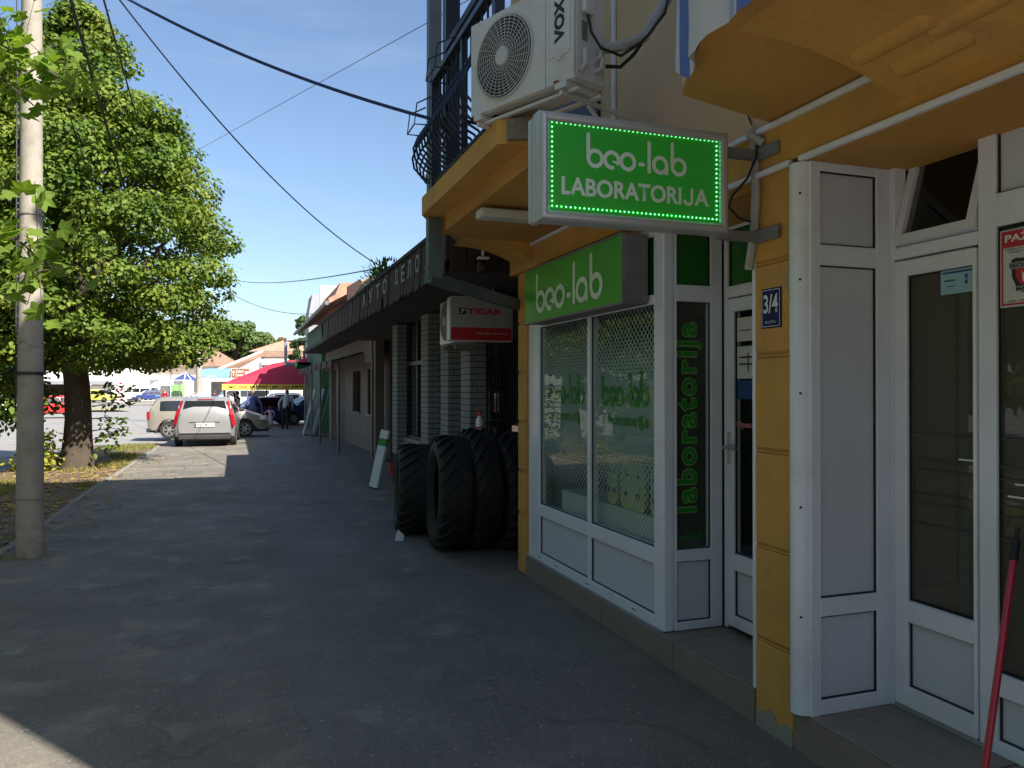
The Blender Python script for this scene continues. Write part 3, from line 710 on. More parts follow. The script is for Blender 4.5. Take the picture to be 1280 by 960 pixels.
# shop door, plane X = 2.81, between Y 3.85 and 4.1, and jamb strip at the pier
dr = MB()
xd0, xd1 = 2.80, 2.86
for q in ((4.06, 4.096, Z0, Z1), (3.25, 4.06, 2.17, 2.24), (3.25, 4.06, 2.58, Z1), (3.2, 3.25, Z0, Z1)): pbox(dr, 'X', xd0, xd1, *q, .004)
dfr = dr.build('door_frame', M_pvc, lab)
infill('X', xd0+.01, 3.25, 4.06, 2.24, 2.58, 'green_panel', M_greenp, dfr)
dd = MB()
for q in ((3.98, 4.05, .20, 2.16), (3.26, 3.33, .20, 2.16), (3.33, 3.98, .20, .27), (3.33, 3.98, .54, .64), (3.33, 3.98, 2.08, 2.16)): pbox(dd, 'X', xd0-.015, xd0+.04, *q, .005)
door = dd.build('door', M_pvc, lab)
infill('X', xd0-.005, 3.33, 3.98, .64, 2.08, 'pane', M_glass, door); infill('X', xd0-.005, 3.33, 3.98, .27, .54, 'panel', M_panel, door)
b = MB(); b.bbox((xd0-.025, 4.0, 1.17), (xd0-.0155, 4.03, 1.36), .004); b.tube([(xd0-.03, 4.015, 1.27), (xd0-.055, 4.015, 1.27), (xd0-.055, 3.90, 1.27)], .012, 8); b.build('handle', M_alu, door, smooth=True)
for (z0, z1, m) in ((1.90, 2.04, M_paper), (1.68, 1.87, M_paper), (1.56, 1.67, M_dblue)):
    b = MB(); b.box((xd0+.002, 3.80, z0), (xd0+.006, 3.962, z1)); b.build('notice', m, door)
b = MB(); b.box((xd0+.0005, 3.82, 1.76), (xd0+.0015, 3.94, 1.77)); b.box((xd0+.0005, 3.82, 1.80), (xd0+.0015, 3.94, 1.81)); b.box((xd0+.0005, 3.83, 1.96), (xd0+.0015, 3.95, 1.965)); b.box((xd0+.0005, 3.85, 1.72), (xd0+.0015, 3.86, 1.83)); b.build('notice_print', M_blk, door)
text('lettering', 'Open', M_pink, door, axesX(), (xd0+.0005, 3.965, 1.38), (.14, .05), .03)
b = MB(); b.bbox((2.365, 3.197, .17), (2.43, 3.225, 2.60), .004); b.build('jamb', M_pvc, lab)
# things seen inside the laboratory window
b = MB(); b.box((2.46, 3.25, .12), (8.6, 6.55, .16)); b.build('room_floor', M_roomfl, bld)
b = MB(); b.box((2.49, 4.25, .60), (2.80, 5.9, .80)); tag(b.build('window_bench', M_acw), 'low white bench standing behind the display window glass', 'bench')
M_seat = pmat('yellow green moulded seat', (.55, .55, .20), .5, .1)
for k, (y0, y1, t) in enumerate(((4.30, 4.50, 'nearest the shop corner'), (4.58, 4.92, 'in the middle of the row'), (4.98, 5.13, 'beside the window mullion'))):
    b = MB(); rr = .05; pts = []
    for (cy, cz, a0) in ((y1-rr, 1.12-rr, 0), (y0+rr, 1.12-rr, 90), (y0+rr, .80+rr, 180), (y1-rr, .80+rr, 270)):
        pts += [(cy+rr*math.cos(R(a0+q*22.5)), cz+rr*math.sin(R(a0+q*22.5))) for q in range(5)]
    b.prx(pts, 2.52, 2.545); o = b.build('seat_back', M_seat); tag(o, 'yellow green seat back with round holes behind the window, '+t, 'seat', 'seat backs behind the laboratory window')
    b = MB()
    for qy in (.25, .75):
        for qz in (.9, 1.04):
            yy = y0+(y1-y0)*qy; b.prx([(yy+.02*math.cos(R(j*36)), qz+.02*math.sin(R(j*36))) for j in range(10)], 2.512, 2.5195)
    b.build('hole', M_blk, o)

# ---- green box sign over the laboratory window
gs = thing('green_box_sign', 'long green beo-lab box sign fixed flat over the dotted display window', 'sign', (2.2, 5.4, 2.4))
gx0, gx1, gy0, gy1 = 2.175, 2.372, 4.265, 6.02
gx0 = 2.20
GY, GZ0, GZ1 = 5.98, 2.135, 2.575
b = MB(); b.box((gx0+.004, gy0+.012, GZ0+.005), (gx1, GY-.005, GZ1-.005)); b.build('box', M_alud, gs)
b = MB(); b.box((gx0, gy0+.012, GZ0+.015), (gx0+.0035, GY-.006, GZ1-.012)); b.build('face', M_green2, gs)
b = MB()
for z in (GZ0+.008, GZ1-.008): b.bbox((gx0-.006, gy0, z-.008), (gx0+.03, GY, z+.008), .003)
b.build('face_frame', M_alud, gs)
b = MB(); b.box((gx0-.004, gy0, GZ0+.017), (gx1, gy0+.0115, GZ1-.017))
for k in range(7): b.tube([(gx0+.02+k*.022, gy0-.001, GZ0+.02), (gx0+.02+k*.022, gy0-.001, GZ1-.02)], .0045, 6)
b.build('end_cap', M_alud, gs)
logo('lettering', M_wlet, gs, axesX(), (gx0-.0015, 5.73, 2.205), (1.19, .315), .27)

# ================================================================== NEIGHBOURING SHOPFRONT (right)
nb = thing('neighbouring_shopfront', 'white plastic shopfront with tinted door, tilted fanlight and rounded corner post', 'shopfront', (2.8, 2.2, 0))
b = MB(); b.box((2.374, -.5, -.05), (3.6, 2.92, .176)); b.build('step_core', M_grout, nb)
for (ya, yb) in ((2.20, 2.92), (1.45, 2.195), (.7, 1.445)):
    b = MB(); b.bbox((2.36, ya, -.05), (2.373, yb-.005, .176), .002); b.build('step_tile', M_tile, nb)
    b = MB(); b.bbox((2.357, ya, .177), (2.575, yb-.005, .19), .002); b.build('step_tile', M_tile, nb)
    b = MB(); b.bbox((2.58, ya, .177), (2.84, yb-.005, .19), .002); b.build('step_tile', M_tile, nb)
b = MB(); b.tube([(2.362, 2.865, .19), (2.362, 2.865, 2.618)], .050, 20); b.box((2.362, 2.80, .19), (2.40, 2.918, 2.618))
cp = b.build('corner_post', M_pvc, nb, smooth=True)
b = MB()
for z in (.62, 1.10, 1.60, 2.10, 2.48): b.tube([(2.333, 2.834, z), (2.3255, 2.828, z)], .006, 8)
b.build('screw', M_blk, cp)
sp = MB(); sy0, sy1 = 2.80, 2.86
for q in ((2.401, 2.412, .19, 2.62), (2.725, 2.80, .19, 2.62), (2.412, 2.725, .19, .255), (2.412, 2.725, .62, .70), (2.412, 2.725, 2.165, 2.255), (2.412, 2.725, 2.58, 2.62)): pbox(sp, 'Y', sy0, sy1, *q, .003)
sidep = sp.build('side_panel_frame', M_pvc, nb)
for q in ((.255, .62), (.70, 2.165), (2.255, 2.58)): infill('Y', sy0+.004, 2.412, 2.725, *q, 'panel', M_panel, sidep)
nx0, nx1 = 2.80, 2.87
f = MB()
for q in ((2.775, 2.858, .19, 2.74), (2.275, 2.352, .19, 2.74), (2.352, 2.775, 2.20, 2.255), (2.352, 2.775, 2.70, 2.74), (1.25, 1.33, .19, 2.74), (1.33, 2.275, .19, .245), (1.33, 2.275, .42, .51), (1.33, 2.275, 2.255, 2.385), (1.33, 2.275, 2.68, 2.74)): pbox(f, 'X', nx0, nx1, *q, .004)
nf = f.build('frame', M_pvc, nb)
infill('X', nx0+.01, 1.33, 2.275, .51, 2.255, 'pane', M_glassd, nf); infill('X', nx0+.01, 1.33, 2.275, .245, .42, 'panel', M_panel, nf); infill('X', nx0+.01, 1.33, 2.275, 2.385, 2.68, 'panel', M_panel, nf)
d = MB()
for q in ((2.70, 2.768, .215, 2.19), (2.356, 2.37, .215, 2.19), (2.37, 2.70, .215, .305), (2.37, 2.70, .59, .685), (2.37, 2.70, 2.12, 2.19)): pbox(d, 'X', nx0-.012, nx0+.04, *q, .005)
nd = d.build('door', M_pvc, nb)
infill('X', nx0, 2.37, 2.70, .685, 2.12, 'pane', M_glassd, nd); infill('X', nx0, 2.37, 2.70, .305, .59, 'panel', M_panel, nd)
b = MB()      # etched stripes on the glass
M_etch = pmat('etched stripe', (.05, .05, .048), .6, .1)
for z in (1.42, 1.31, 1.265, 1.16, 1.12, 1.03): pbox(b, 'X', nx0+.010, nx0+.012, 2.372, 2.698, z, z+.007); pbox(b, 'X', nx0+.019, nx0+.021, 1.34, 2.27, z-.0, z+.007)
b.build('etched_stripes', M_etch, nd)
b = MB(); pbox(b, 'X', nx0+.008, nx0+.0095, 2.372, 2.45, 1.325, 1.332); pbox(b, 'X', nx0+.018, nx0+.0195, 1.9, 2.24, 1.20, 1.207); pbox(b, 'X', nx0+.018, nx0+.0195, 2.17, 2.21, 1.25, 1.256); b.build('etched_stripes', M_white, nd)
M_frost = pmat('frosted grey glass film', (.30, .295, .265), .55, .05, .8)
b = MB(); pbox(b, 'X', nx0+.026, nx0+.029, 2.372, 2.698, .69, 2.118); b.build('frosted_film', M_frost, nd)
b = MB(); pbox(b, 'X', nx0+.036, nx0+.039, 1.335, 2.272, .515, 2.25); b.build('frosted_film', M_frost, nf)
# tilted fanlight over the door
f = MB()
Mt = Matrix.Translation((nx0+.02, 0, 2.26)) @ Matrix.Rotation(R(16), 4, 'Y') @ Matrix.Translation((-nx0-.02, 0, -2.26))
for a, c in (((nx0-.02, 2.36, 2.262), (nx0+.03, 2.77, 2.30)), ((nx0-.02, 2.36, 2.655), (nx0+.03, 2.77, 2.693)), ((nx0-.02, 2.36, 2.30), (nx0+.03, 2.40, 2.655)), ((nx0-.02, 2.73, 2.30), (nx0+.03, 2.77, 2.655))): f.box(a, c, Mt)
fl = f.build('fanlight', M_pvc, nb)
f = MB(); f.box((nx0+.0, 2.40, 2.30), (nx0+.006, 2.73, 2.655), Mt); f.build('pane', M_glassd, fl)
b = MB(); b.box((2.98, -.35, .2), (3.0, 2.98, 2.24)); b.build('inner_screen', pmat('grey inner blind', (.15, .145, .125), .8, .1), nb)
b = MB(); b.box((nx0-.002, 2.30, .192), (nx0+.03, 2.78, .214)); b.build('threshold', M_alu, nb)
# pale blue sticker on the door glass
stb = thing('blue_sticker', 'pale blue printed sticker at the top of the tinted shop door glass', 'sticker', (nx0, 2.44, 2.08))
b = MB(); b.box((nx0+.003, 2.372, 2.015), (nx0+.0055, 2.53, 2.115)); b.build('sheet', M_lblue, stb)
b = MB(); b.box((nx0+.001, 2.46, 2.068), (nx0+.0025, 2.51, 2.074)); b.box((nx0+.001, 2.46, 2.045), (nx0+.0025, 2.50, 2.048)); b.box((nx0+.001, 2.375, 2.10), (nx0+.0025, 2.52, 2.108)); b.box((nx0+.001, 2.40, 2.072), (nx0+.0025, 2.412, 2.09)); b.box((nx0+.001, 2.40, 2.05), (nx0+.0025, 2.412, 2.066)); b.build('print', M_dblue, stb)
# warning poster
po = thing('warning_poster', 'red bordered warning poster with shield emblem inside the right hand shop window', 'poster', (nx0, 2.1, 2.0))
px = nx0+.005
b = MB(); b.box((px+.006, 1.95, 1.935), (px+.008, 2.262, 2.235)); b.build('sheet', M_paper, po)
b = MB(); e = .007; b.box((px+.003, 1.957, 2.165), (px+.005, 2.255, 2.229))
for q in ((1.957, 2.255, 1.942, 1.949), (2.249, 2.255, 1.949, 2.165), (1.957, 1.963, 1.949, 2.165)): b.box((px+.003, q[0], q[2]), (px+.005, q[1], q[3]))
b.build('border', M_red, po)
text('lettering', 'PAŽNJA', M_white, po, axesX(), (px+.001, 2.238, 2.177), (.20, .044), .03)
text('lettering', 'OBJEKAT JE POD STALNIM', M_blk, po, axesX(), (px+.003, 2.238, 2.152), (.2, .008), 0)
text('lettering', 'VIDEO NADZOROM', M_blk, po, axesX(), (px+.003, 2.225, 2.141), (.17, .008), 0)
b = MB(); sh = [(2.215, 2.115), (2.195, 2.122), (2.165, 2.118), (2.15, 2.135), (2.135, 2.118), (2.105, 2.122), (2.085, 2.115), (2.088, 2.05), (2.11, 2.0), (2.15, 1.978), (2.19, 2.0), (2.212, 2.05)]
b.prx(sh, px+.0045, px+.0055); b.build('emblem', M_blk, po)
b = MB(); b.prx([(2.15+(y-2.15)*.72, 2.055+(z-2.055)*.62) for (y, z) in sh], px+.003, px+.004); b.build('emblem', M_red, po)
b = MB(); b.prx([(2.17, 2.07), (2.165, 2.06), (2.15, 2.068), (2.135, 2.06), (2.13, 2.07), (2.133, 2.03), (2.15, 2.02), (2.167, 2.03)], px+.0018, px+.0026); b.build('emblem', M_white, po)
b = MB(); b.box((px+.0022, 2.085, 2.08), (px+.0028, 2.222, 2.105)); b.box((px+.0022, 2.11, 1.992), (px+.0028, 2.195, 2.012)); b.build('emblem', M_grey, po)
text('lettering', 'SECURITY', M_blk, po, axesX(), (px+.0012, 2.219, 2.085), (.13, .015), .03)
text('lettering', 'MATIC', M_blk, po, axesX(), (px+.0012, 2.192, 1.995), (.08, .013), .03)
text('lettering', '021 793 028', M_blk, po, axesX(), (px+.003, 2.225, 1.953), (.12, .007), .01)

# ================================================================== HANGING LAMP SIGN
hs = thing('hanging_lamp_sign', 'green beo-lab LABORATORIJA light box with glowing lamp dots, hung out over the pavement', 'sign', (1.7, 3.15, 2.57))
hx0, hx1, hz0, hz1, hy = 1.205, 2.142, 2.338, 2.806, 3.10
b = MB(); b.bbox((hx0+.012, hy+.012, hz0+.01), (hx1-.012, hy+.128, hz1-.01), .006); b.build('box', M_alu, hs)
def mould(b, x0, x1, z0, z1, w, y0, y1):
    """mitred rounded moulding round a rectangle, facing -y"""
    n = 6
    for k in range(n):
        a0, a1 = math.pi*k/n, math.pi*(k+1)/n
        def ring(a):
            t = (1-math.cos(a))/2*w; y = y1-(y1-y0)*(.45+.55*math.sin(a))
            return [(x0+t, y, z0+t), (x1-t, y, z0+t), (x1-t, y, z1-t), (x0+t, y, z1-t)]
        r0, r1 = ring(a0), ring(a1); base = len(b.v); b.v += r0+r1
        for i in range(4): j = (i+1) % 4; b.f.append((base+i, base+j, base+4+j, base+4+i)); b.mi.append(0)
    r0 = [(x0, y1-(y1-y0)*.45, z0), (x1, y1-(y1-y0)*.45, z0), (x1, y1-(y1-y0)*.45, z1), (x0, y1-(y1-y0)*.45, z1)]; r1 = [(p[0], y1+.03, p[2]) for p in r0]
    base = len(b.v); b.v += r0+r1
    for i in range(4): j = (i+1) % 4; b.f.append((base+i, base+j, base+4+j, base+4+i)); b.mi.append(0)
b = MB(); mould(b, hx0, hx1, hz0, hz1, .046, hy-.018, hy+.02); b.build('front_frame', M_alu, hs)
b = MB(); b.bbox((hx0-.003, hy+.052, hz0-.002), (hx0+.04, hy+.072, hz1+.002), .004); b.bbox((hx0-.002, hy+.09, hz0), (hx0+.04, hy+.14, hz1), .01); b.build('rear_frame', M_alu, hs)
b = MB(); b.box((hx0+.035, hy+.004, hz0+.035), (hx1-.035, hy+.0115, hz1-.035)); b.build('face', pmat('backlit green sign face', (.015, .26, .015), .4, .12, 2.5, 30, 0, coat=.2, emit=(.01, .16, .02), estr=.12), hs)
gx, gX, gZ0, gZ1 = 1.264, 2.083, 2.402, 2.762
b = MB(); nH, nV = 38, 17
for i in range(nH+1):
    x = gx+(gX-gx)*i/nH
    for z in (gZ0, gZ1): b.ell((x, hy+.001, z), (.0036, .003, .0036), 6, 4)
for i in range(1, nV):
    z = gZ0+(gZ1-gZ0)*i/nV
    for x in (gx, gX): b.ell((x, hy+.001, z), (.0036, .003, .0036), 6, 4)
o = b.build('lamp_dots', M_led, hs); o['kind'] = 'stuff'
logo('lettering', M_wlet, hs, axesY(), (1.425, hy+.0025, 2.582), (.50, .153), .27)
text('lettering', 'LABORATORI', M_wlet, hs, axesY(), (1.308, hy+.0025, 2.455), (.590, .080), .03)
text('lettering', 'A', M_wlet, hs, axesY(), (1.965, hy+.0025, 2.457), (.078, .077), .03)
mj = MB(); stroke(mj, [(.05, .073), (.05, .026)]+arcp(.031, .024, .019, 0, -165, 12), .0145, 0); mj.v = [(1.902+p[0], hy+.0025-p[2]*.05, 2.455+p[1]) for p in mj.v]; mj.build('lettering', M_wlet, hs)
for z in (2.735, 2.345):
    b = MB(); b.bbox((2.13, hy+.03, z-.022), (2.34, hy+.075, z+.022), .004); b.bbox((2.33, 2.99, z-.03), (2.351, hy+.09, z+.03), .004); b.build('bracket', M_alud, hs)
# cables and old conduit by the sign
b = MB(); b.tube([(2.335, 3.16, 2.86), (2.335, 3.15, 2.55), (2.34, 3.17, 2.38), (2.345, 3.22, 2.20)], .022, 8)
b.tube([(2.335, 3.16, 2.86), (2.30, 3.15, 2.83), (2.34, 3.10, 2.78)], .02, 6)
tag(b.build('wall_conduit', M_conduit), 'grubby grey conduit running down the wall behind the hanging green sign', 'conduit')
b = MB(); b.tube([(2.33, 3.13, 2.84), (2.32, 3.13, 2.72), (2.28, 3.14, 2.62), (2.20, 3.15, 2.53), (2.19, 3.16, 2.48), (2.25, 3.16, 2.43), (2.33, 3.17, 2.42)], .006, 6, True)
tag(b.build('sign_cable', M_cable), 'black cable looping from the wall to the hanging green sign', 'cable')
b = MB(); b.tube([(2.352, 3.9, 4.4), (2.35, 3.45, 3.5), (2.347, 3.3, 3.1), (2.347, 3.2, 2.9)], .004, 5)
tag(b.build('wall_cable', M_cable), 'thin dark cable running slantwise down the beige wall', 'cable')

# house number plate
pl = thing('number_plate', 'small dark blue enamel house number plate reading 3/4 on the yellow pier', 'plate', (2.355, 3.07, 2.0))
b = MB(); b.bbox((2.353, 2.993, 1.905), (2.3595, 3.137, 2.092), .002); b.build('plate', M_blue, pl)
b = MB()
for q in ((3.0, 3.13, 1.912, 1.9145), (3.0, 3.13, 2.0825, 2.085), (3.0, 3.0025, 1.9145, 2.0825), (3.1275, 3.13, 1.9145, 2.0825)): b.box((2.3515, q[0], q[2]), (2.3528, q[1], q[3]))
b.build('border', M_whitel, pl)
text('lettering', '3/4', M_whitel, pl, axesX(), (2.352, 3.118, 1.975), (.105, .088), .02)
text('lettering', 'BO JETILI', M_whitel, pl, axesX(), (2.352, 3.105, 1.925), (.078, .014), .0)
# ================================================================== AIR CONDITIONER over the balcony end
def aircon(name, label, loc, rz, w=.80, h=.55, d=.25, simple=False):
    a = thing(name, label, 'air conditioner', loc, rz)
    b = MB(); b.bbox((0, .006, .02), (w-.004, d, h), .012); b.build('casing', M_acw, a, world=False)
    b = MB(); b.bbox((0.0, 0, .022), (.60 if not simple else w, .0055, h-.002), .002); 
    if not simple: b.bbox((.604, 0, .022), (w, .0055, h-.002), .002); b.bbox((.63, -.004, .16), (.78, -.0005, .52), .003)
    b.build('front_panel', M_acw, a, world=False)
    cx, cz, r = .285, .285, .225
    b = MB(); b.pry([(cx+r*math.cos(R(k*10)), cz+r*math.sin(R(k*10))) for k in range(36)], -.003, -.001); b.build('fan_opening', M_acd, a, world=False)
    b = MB()
    for k in range(3):
        a0 = k*2.094; pts = []
        for (rr, aa) in ((.04, 0), (.20, -.25), (.205, .55), (.05, .6)): pts.append((cx+rr*math.cos(a0+aa), cz+rr*math.sin(a0+aa)))
        b.pry(pts, -.0045, -.0035)
    b.build('fan_blades', M_blk, a, world=False)
    g = MB()
    for rr in [.055+.0175*k for k in range(10)]:
        g.tube([(cx+rr*math.cos(R(k*12)), -.016+.05*(rr-.05)**2, cz+rr*math.sin(R(k*12))) for k in range(31)], .0022 if rr < .2 else .003, 4, False)
    for k in range(30 if not simple else 16):
        t = 2*math.pi*k/(30 if not simple else 16); sw = .22
        g.tube([(cx+rr*math.cos(t+sw*rr/.22), -.018, cz+rr*math.sin(t+sw*rr/.22)) for rr in (.05, .10, .16, .218)], .0019, 4, False)
    g.tube([(cx+.224*math.cos(R(k*12)), -.006, cz+.224*math.sin(R(k*12))) for k in range(31)], .006, 5, False)
    g.build('fan_grille', M_acg, a, world=False)
    b = MB(); b.pry([(cx+.05*math.cos(R(k*15)), cz+.05*math.sin(R(k*15))) for k in range(24)], -.024, -.016); b.build('hub', M_acg, a, world=False)
    return a
rzA = math.atan2(-.917, .399)
ac = aircon('air_conditioner', 'white wall air conditioner with round fan grille and VOX lettering above the green hanging sign', (1.259, 4.322, 3.155), rzA)
AM = Matrix.Translation((1.259, 4.322, 3.155)) @ Matrix.Rotation(rzA, 4, 'Z')
me = textmesh('VOX', .05); place2d(me, axesY(), Vector((.742, -.0055, .225)), (.225, .072), True); me.materials.clear(); me.materials.append(M_blk)
o = bpy.data.objects.new('lettering', me); C.objects.link(o); o.parent = ac
b = MB(); b.pry([(0.70+.032*math.cos(R(k*20)), .17+.032*math.sin(R(k*20))) for k in range(18)], -.0052, -.0045); b.build('faded_sticker', pmat('faded pink sticker', (.55, .50, .50), .6, .05), ac, world=False)
b = MB()      # side face details: service cover, valve cover, label
b.bbox((.801, .05, .36), (.83, .13, .545), .008); b.bbox((.797, .02, .03), (.8, .235, .53), .002); b.bbox((.8, .015, .03), (.806, .03, .53), .001)
b.build('service_cover', M_acw, ac, world=False)
b = MB(); b.box((.8005, .06, .23), (.8035, .10, .33)); b.build('rating_label', M_alud, ac, world=False)
b = MB(); b.tube([(.80, .16, .15), (.84, .16, .16), (.84, .17, .22)], .014, 8); b.tube([(.80, .16, .09), (.845, .16, .10), (.845, .17, .15)], .012, 8); b.tube([(.80, .05, .07), (.825, .06, .10), (.815, .07, .18)], .014, 8); b.build('valve', M_acg, ac, world=False)
b = MB()
for (x0, x1) in ((.04, .10), (.68, .76)): b.box((x0, -.012, -.012), (x1, .27, .019))
b.box((.04, .03, -.028), (.8, .06, -.013)); b.box((.04, .2, -.028), (.8, .23, -.013))
b.build('foot_rail', M_acw, ac, world=False)
b = MB(); b.bbox((.67, -.014, .018), (.70, .003, .035), .003); b.bbox((.015, -.006, .012), (.03, .004, .026), .002); b.build('rusty_bolt', M_rust, ac, world=False)
pts = [AM @ Vector(p) for p in ((.05, .28, -.03), (.05, .75, -.03))]
br = thing('ac_bracket', 'white steel wall brackets carrying the air conditioner above the hanging sign', 'bracket', (1.9, 4.0, 3.1))
for xx in (.07, .72):
    b = MB(); p = [AM @ Vector((xx, -.01, -.035)), AM @ Vector((xx, .75 if xx < .5 else .60, -.035)), AM @ Vector((xx, .72 if xx < .5 else .56, -.30)), AM @ Vector((xx, .2, -.05))]
    b.tube(p[:2], .014, 4); b.tube([p[3], p[2]], .011, 4); b.build('arm', M_acw, br)
b = MB(); b.box((2.34, 4.66, 2.95), (2.355, 4.70, 4.2)); b.build('wall_rail', M_acw, br)
cb = thing('ac_cables', 'grey lagged pipe and black cables looping from the air conditioner up the wall', 'cable', (2.0, 3.8, 3.4))
Q = lambda *p: AM @ Vector(p)
b = MB(); b.tube([Q(.845, .17, .2), Q(.90, .25, .22), Q(.93, .40, .3), (2.2, 3.72, 3.75), (2.28, 3.75, 4.0), (2.3, 3.6, 4.4)], .028, 8); b.build('lagged_pipe', M_conduit, cb, smooth=True)
b = MB(); b.tube([Q(.815, .09, .37), Q(.83, .10, .27), Q(.86, .14, .19), Q(.9, .25, .17), Q(.95, .36, .26), (2.14, 3.66, 3.62), (2.2, 3.66, 3.9), (2.26, 3.62, 4.3)], .008, 6); b.tube([Q(.84, .2, .12), Q(.87, .28, .13), Q(.91, .34, .2), (2.12, 3.70, 3.6)], .01, 6); b.build('black_cable', M_cable, cb, smooth=True)

# ================================================================== TOWEL hanging from the right balcony
def towel():
    nx, nz = 26, 22; vs = []; fs = []; band = []
    for j in range(nz+1):
        for i in range(nx+1):
            u, v = i/nx, j/nz
            q = u*1.25
            if q < .66: x, y = 1.765-.265*q/.66, 2.86-.56*q/.66
            else: x, y = 1.50, 2.30-(q-.66)
            zb = 2.965-.17*min(1, u/.28)+.012*math.sin(u*23)
            z = 4.06+(zb-4.06)*v; f = .022*math.sin(u*19+v*2.5)*(.2+v)+.012*math.sin(u*41)*v
            x += -.03+f*.7; y += .012*math.sin(u*13)*v
            vs.append((x, y, z)); band.append(u)
    for j in range(nz):
        for i in range(nx): a = j*(nx+1)+i; fs.append((a, a+1, a+nx+2, a+nx+1))
    m = MB(); m.v = vs; m.f = fs; m.mi = [0]*len(fs)
    blue = (.10, .16, .45)
    mt = stripemat('striped linen towel', (.58, .58, .6), [(.09, .13, (.3, .37, .6)), (.16, .27, blue), (.30, .33, (.3, .37, .6)), (.01, .03, (.4, .45, .6)), (.66, .70, (.3, .37, .6)), (.72, .80, blue)])
    o = m.build('towel', mt, smooth=True)
    at = o.data.attributes.new('band', 'FLOAT', 'POINT'); at.data.foreach_set('value', band)
    return tag(o, 'white towel with blue stripes hanging over the edge of the right hand balcony', 'towel')
towel()
b = MB(); b.tube([(1.50, 2.32, 4.075), (1.48, .9, 4.08)], .006, 5); b.tube([(1.50, 2.32, 4.075), (1.78, 2.92, 4.075)], .006, 5)
tag(b.build('washing_line', M_white), 'thin white washing line along the right hand balcony front', 'line')

# ================================================================== BROOM
bs_ = thing('broom', 'red handled broom with black tip leaning against the right hand shopfront', 'broom', (2.30, 2.05, 0))
pa, pb = Vector((2.27, 1.93, .10)), Vector((2.735, 2.12, 1.03))
pb = Vector((2.72, 2.14, .985))
b = MB(); b.tube([pa, pb], .0125, 14); b.build('handle', M_redp, bs_, smooth=True)
dv = (pb-pa).normalized()
b = MB(); b.tube([pb-dv*.004, pb+dv*.075, pb+dv*.078, pb+dv*.125], [.0165, .015, .009, .008], 14); b.build('tip', M_blk, bs_, smooth=True)
b = MB(); b.bbox((2.12, 1.90, .05), (2.42, 1.96, .11), .01); b.build('head', M_redp, bs_)
b = MB()
for k in range(60): x = 2.13+.28*rnd.random(); y = 1.905+.05*rnd.random(); b.tube([(x, y, .05), (x+rnd.uniform(-.01, .01), y+rnd.uniform(-.01, .01), .004)], .002, 3)
b.build('bristles', M_blk, bs_)

# ================================================================== TRACTOR TYRES
def tyre(R0, w, label, loc, rz=0.0, lean=0.0, nlug=22, worn=0):
    t = thing('tractor_tyre', label, 'tyre', loc, rz, None)
    t.rotation_euler = (0, lean, rz)
    prof = [(-w*.5, R0*.86), (-w*.42, R0*.935), (-w*.2, R0*.955), (w*.2, R0*.955), (w*.42, R0*.935), (w*.5, R0*.86), (w*.52, R0*.76), (w*.47, R0*.66), (w*.36, R0*.60), (w*.33, R0*.57), (w*.28, R0*.57), (w*.30, R0*.62), (w*.40, R0*.70), (w*.42, R0*.80), (w*.3, R0*.88), (0, R0*.9), (-w*.3, R0*.88), (-w*.42, R0*.80), (-w*.40, R0*.70), (-w*.30, R0*.62), (-w*.28, R0*.57), (-w*.33, R0*.57), (-w*.36, R0*.60), (-w*.47, R0*.66), (-w*.52, R0*.76)]
    b = MB(); b.lathe_x(prof, 56, 0, 0, R0); b.build('carcass', M_rub, t, world=False, smooth=True)
    # one diagonal lug, made of three bent segments; copies share its mesh
    first = None
    for side in (-1, 1):
        b = MB(); segs = 4; vs = []
        for k in range(segs+1):
            u = k/segs; x = side*(w*.02+u*w*.5); ang = -.02+u*.34; wd = .055-.014*u
            rb = R0*(.95-.06*max(0, u-.7)/.3); rt = R0*(1.0-.075*max(0, u-.7)/.3)
            for (aa, rr) in ((ang-wd, rb), (ang+wd, rb), (ang+wd*.72, rt), (ang-wd*.72, rt)):
                vs.append((x, rr*math.cos(aa), rr*math.sin(aa)))
        fs = [(3, 2, 1, 0), tuple(range(segs*4, segs*4+4))]
        for k in range(segs):
            for i in range(4): j = (i+1) % 4; fs.append((k*4+i, k*4+j, k*4+4+j, k*4+4+i))
        b.add(vs, fs); o = b.build('lug', M_rub, t, world=False); o.location = (0, 0, R0)
        for k in range(nlug):
            c = o if k == 0 else o.copy()
            if k: C.objects.link(c); c.parent = t
            c.rotation_euler = (2*math.pi*(k+(.5 if side > 0 else 0))/nlug, 0, 0)
    return t
ty1 = tyre(.50, .40, 'smallest black tractor tyre, farthest left of the row and nearest the leaning board', (1.86, 8.72, 0), R(-8), R(3))
ty2 = tyre(.575, .33, 'black tractor tyre with its open side towards the pavement, second of the row', (2.00, 7.74, 0), R(-5), R(2))
ty3 = tyre(.61, .27, 'tallest black tractor tyre, standing between the open sided one and the pier', (2.32, 7.72, 0), R(-2), R(-1))
ty4 = tyre(.59, .34, 'wide black tractor tyre half hidden behind the yellow pier', (2.63, 7.62, 0), R(3), R(-2))
for t in (ty1, ty2, ty3, ty4): t['group'] = 'tractor tyres stood in front of the tyre shop'
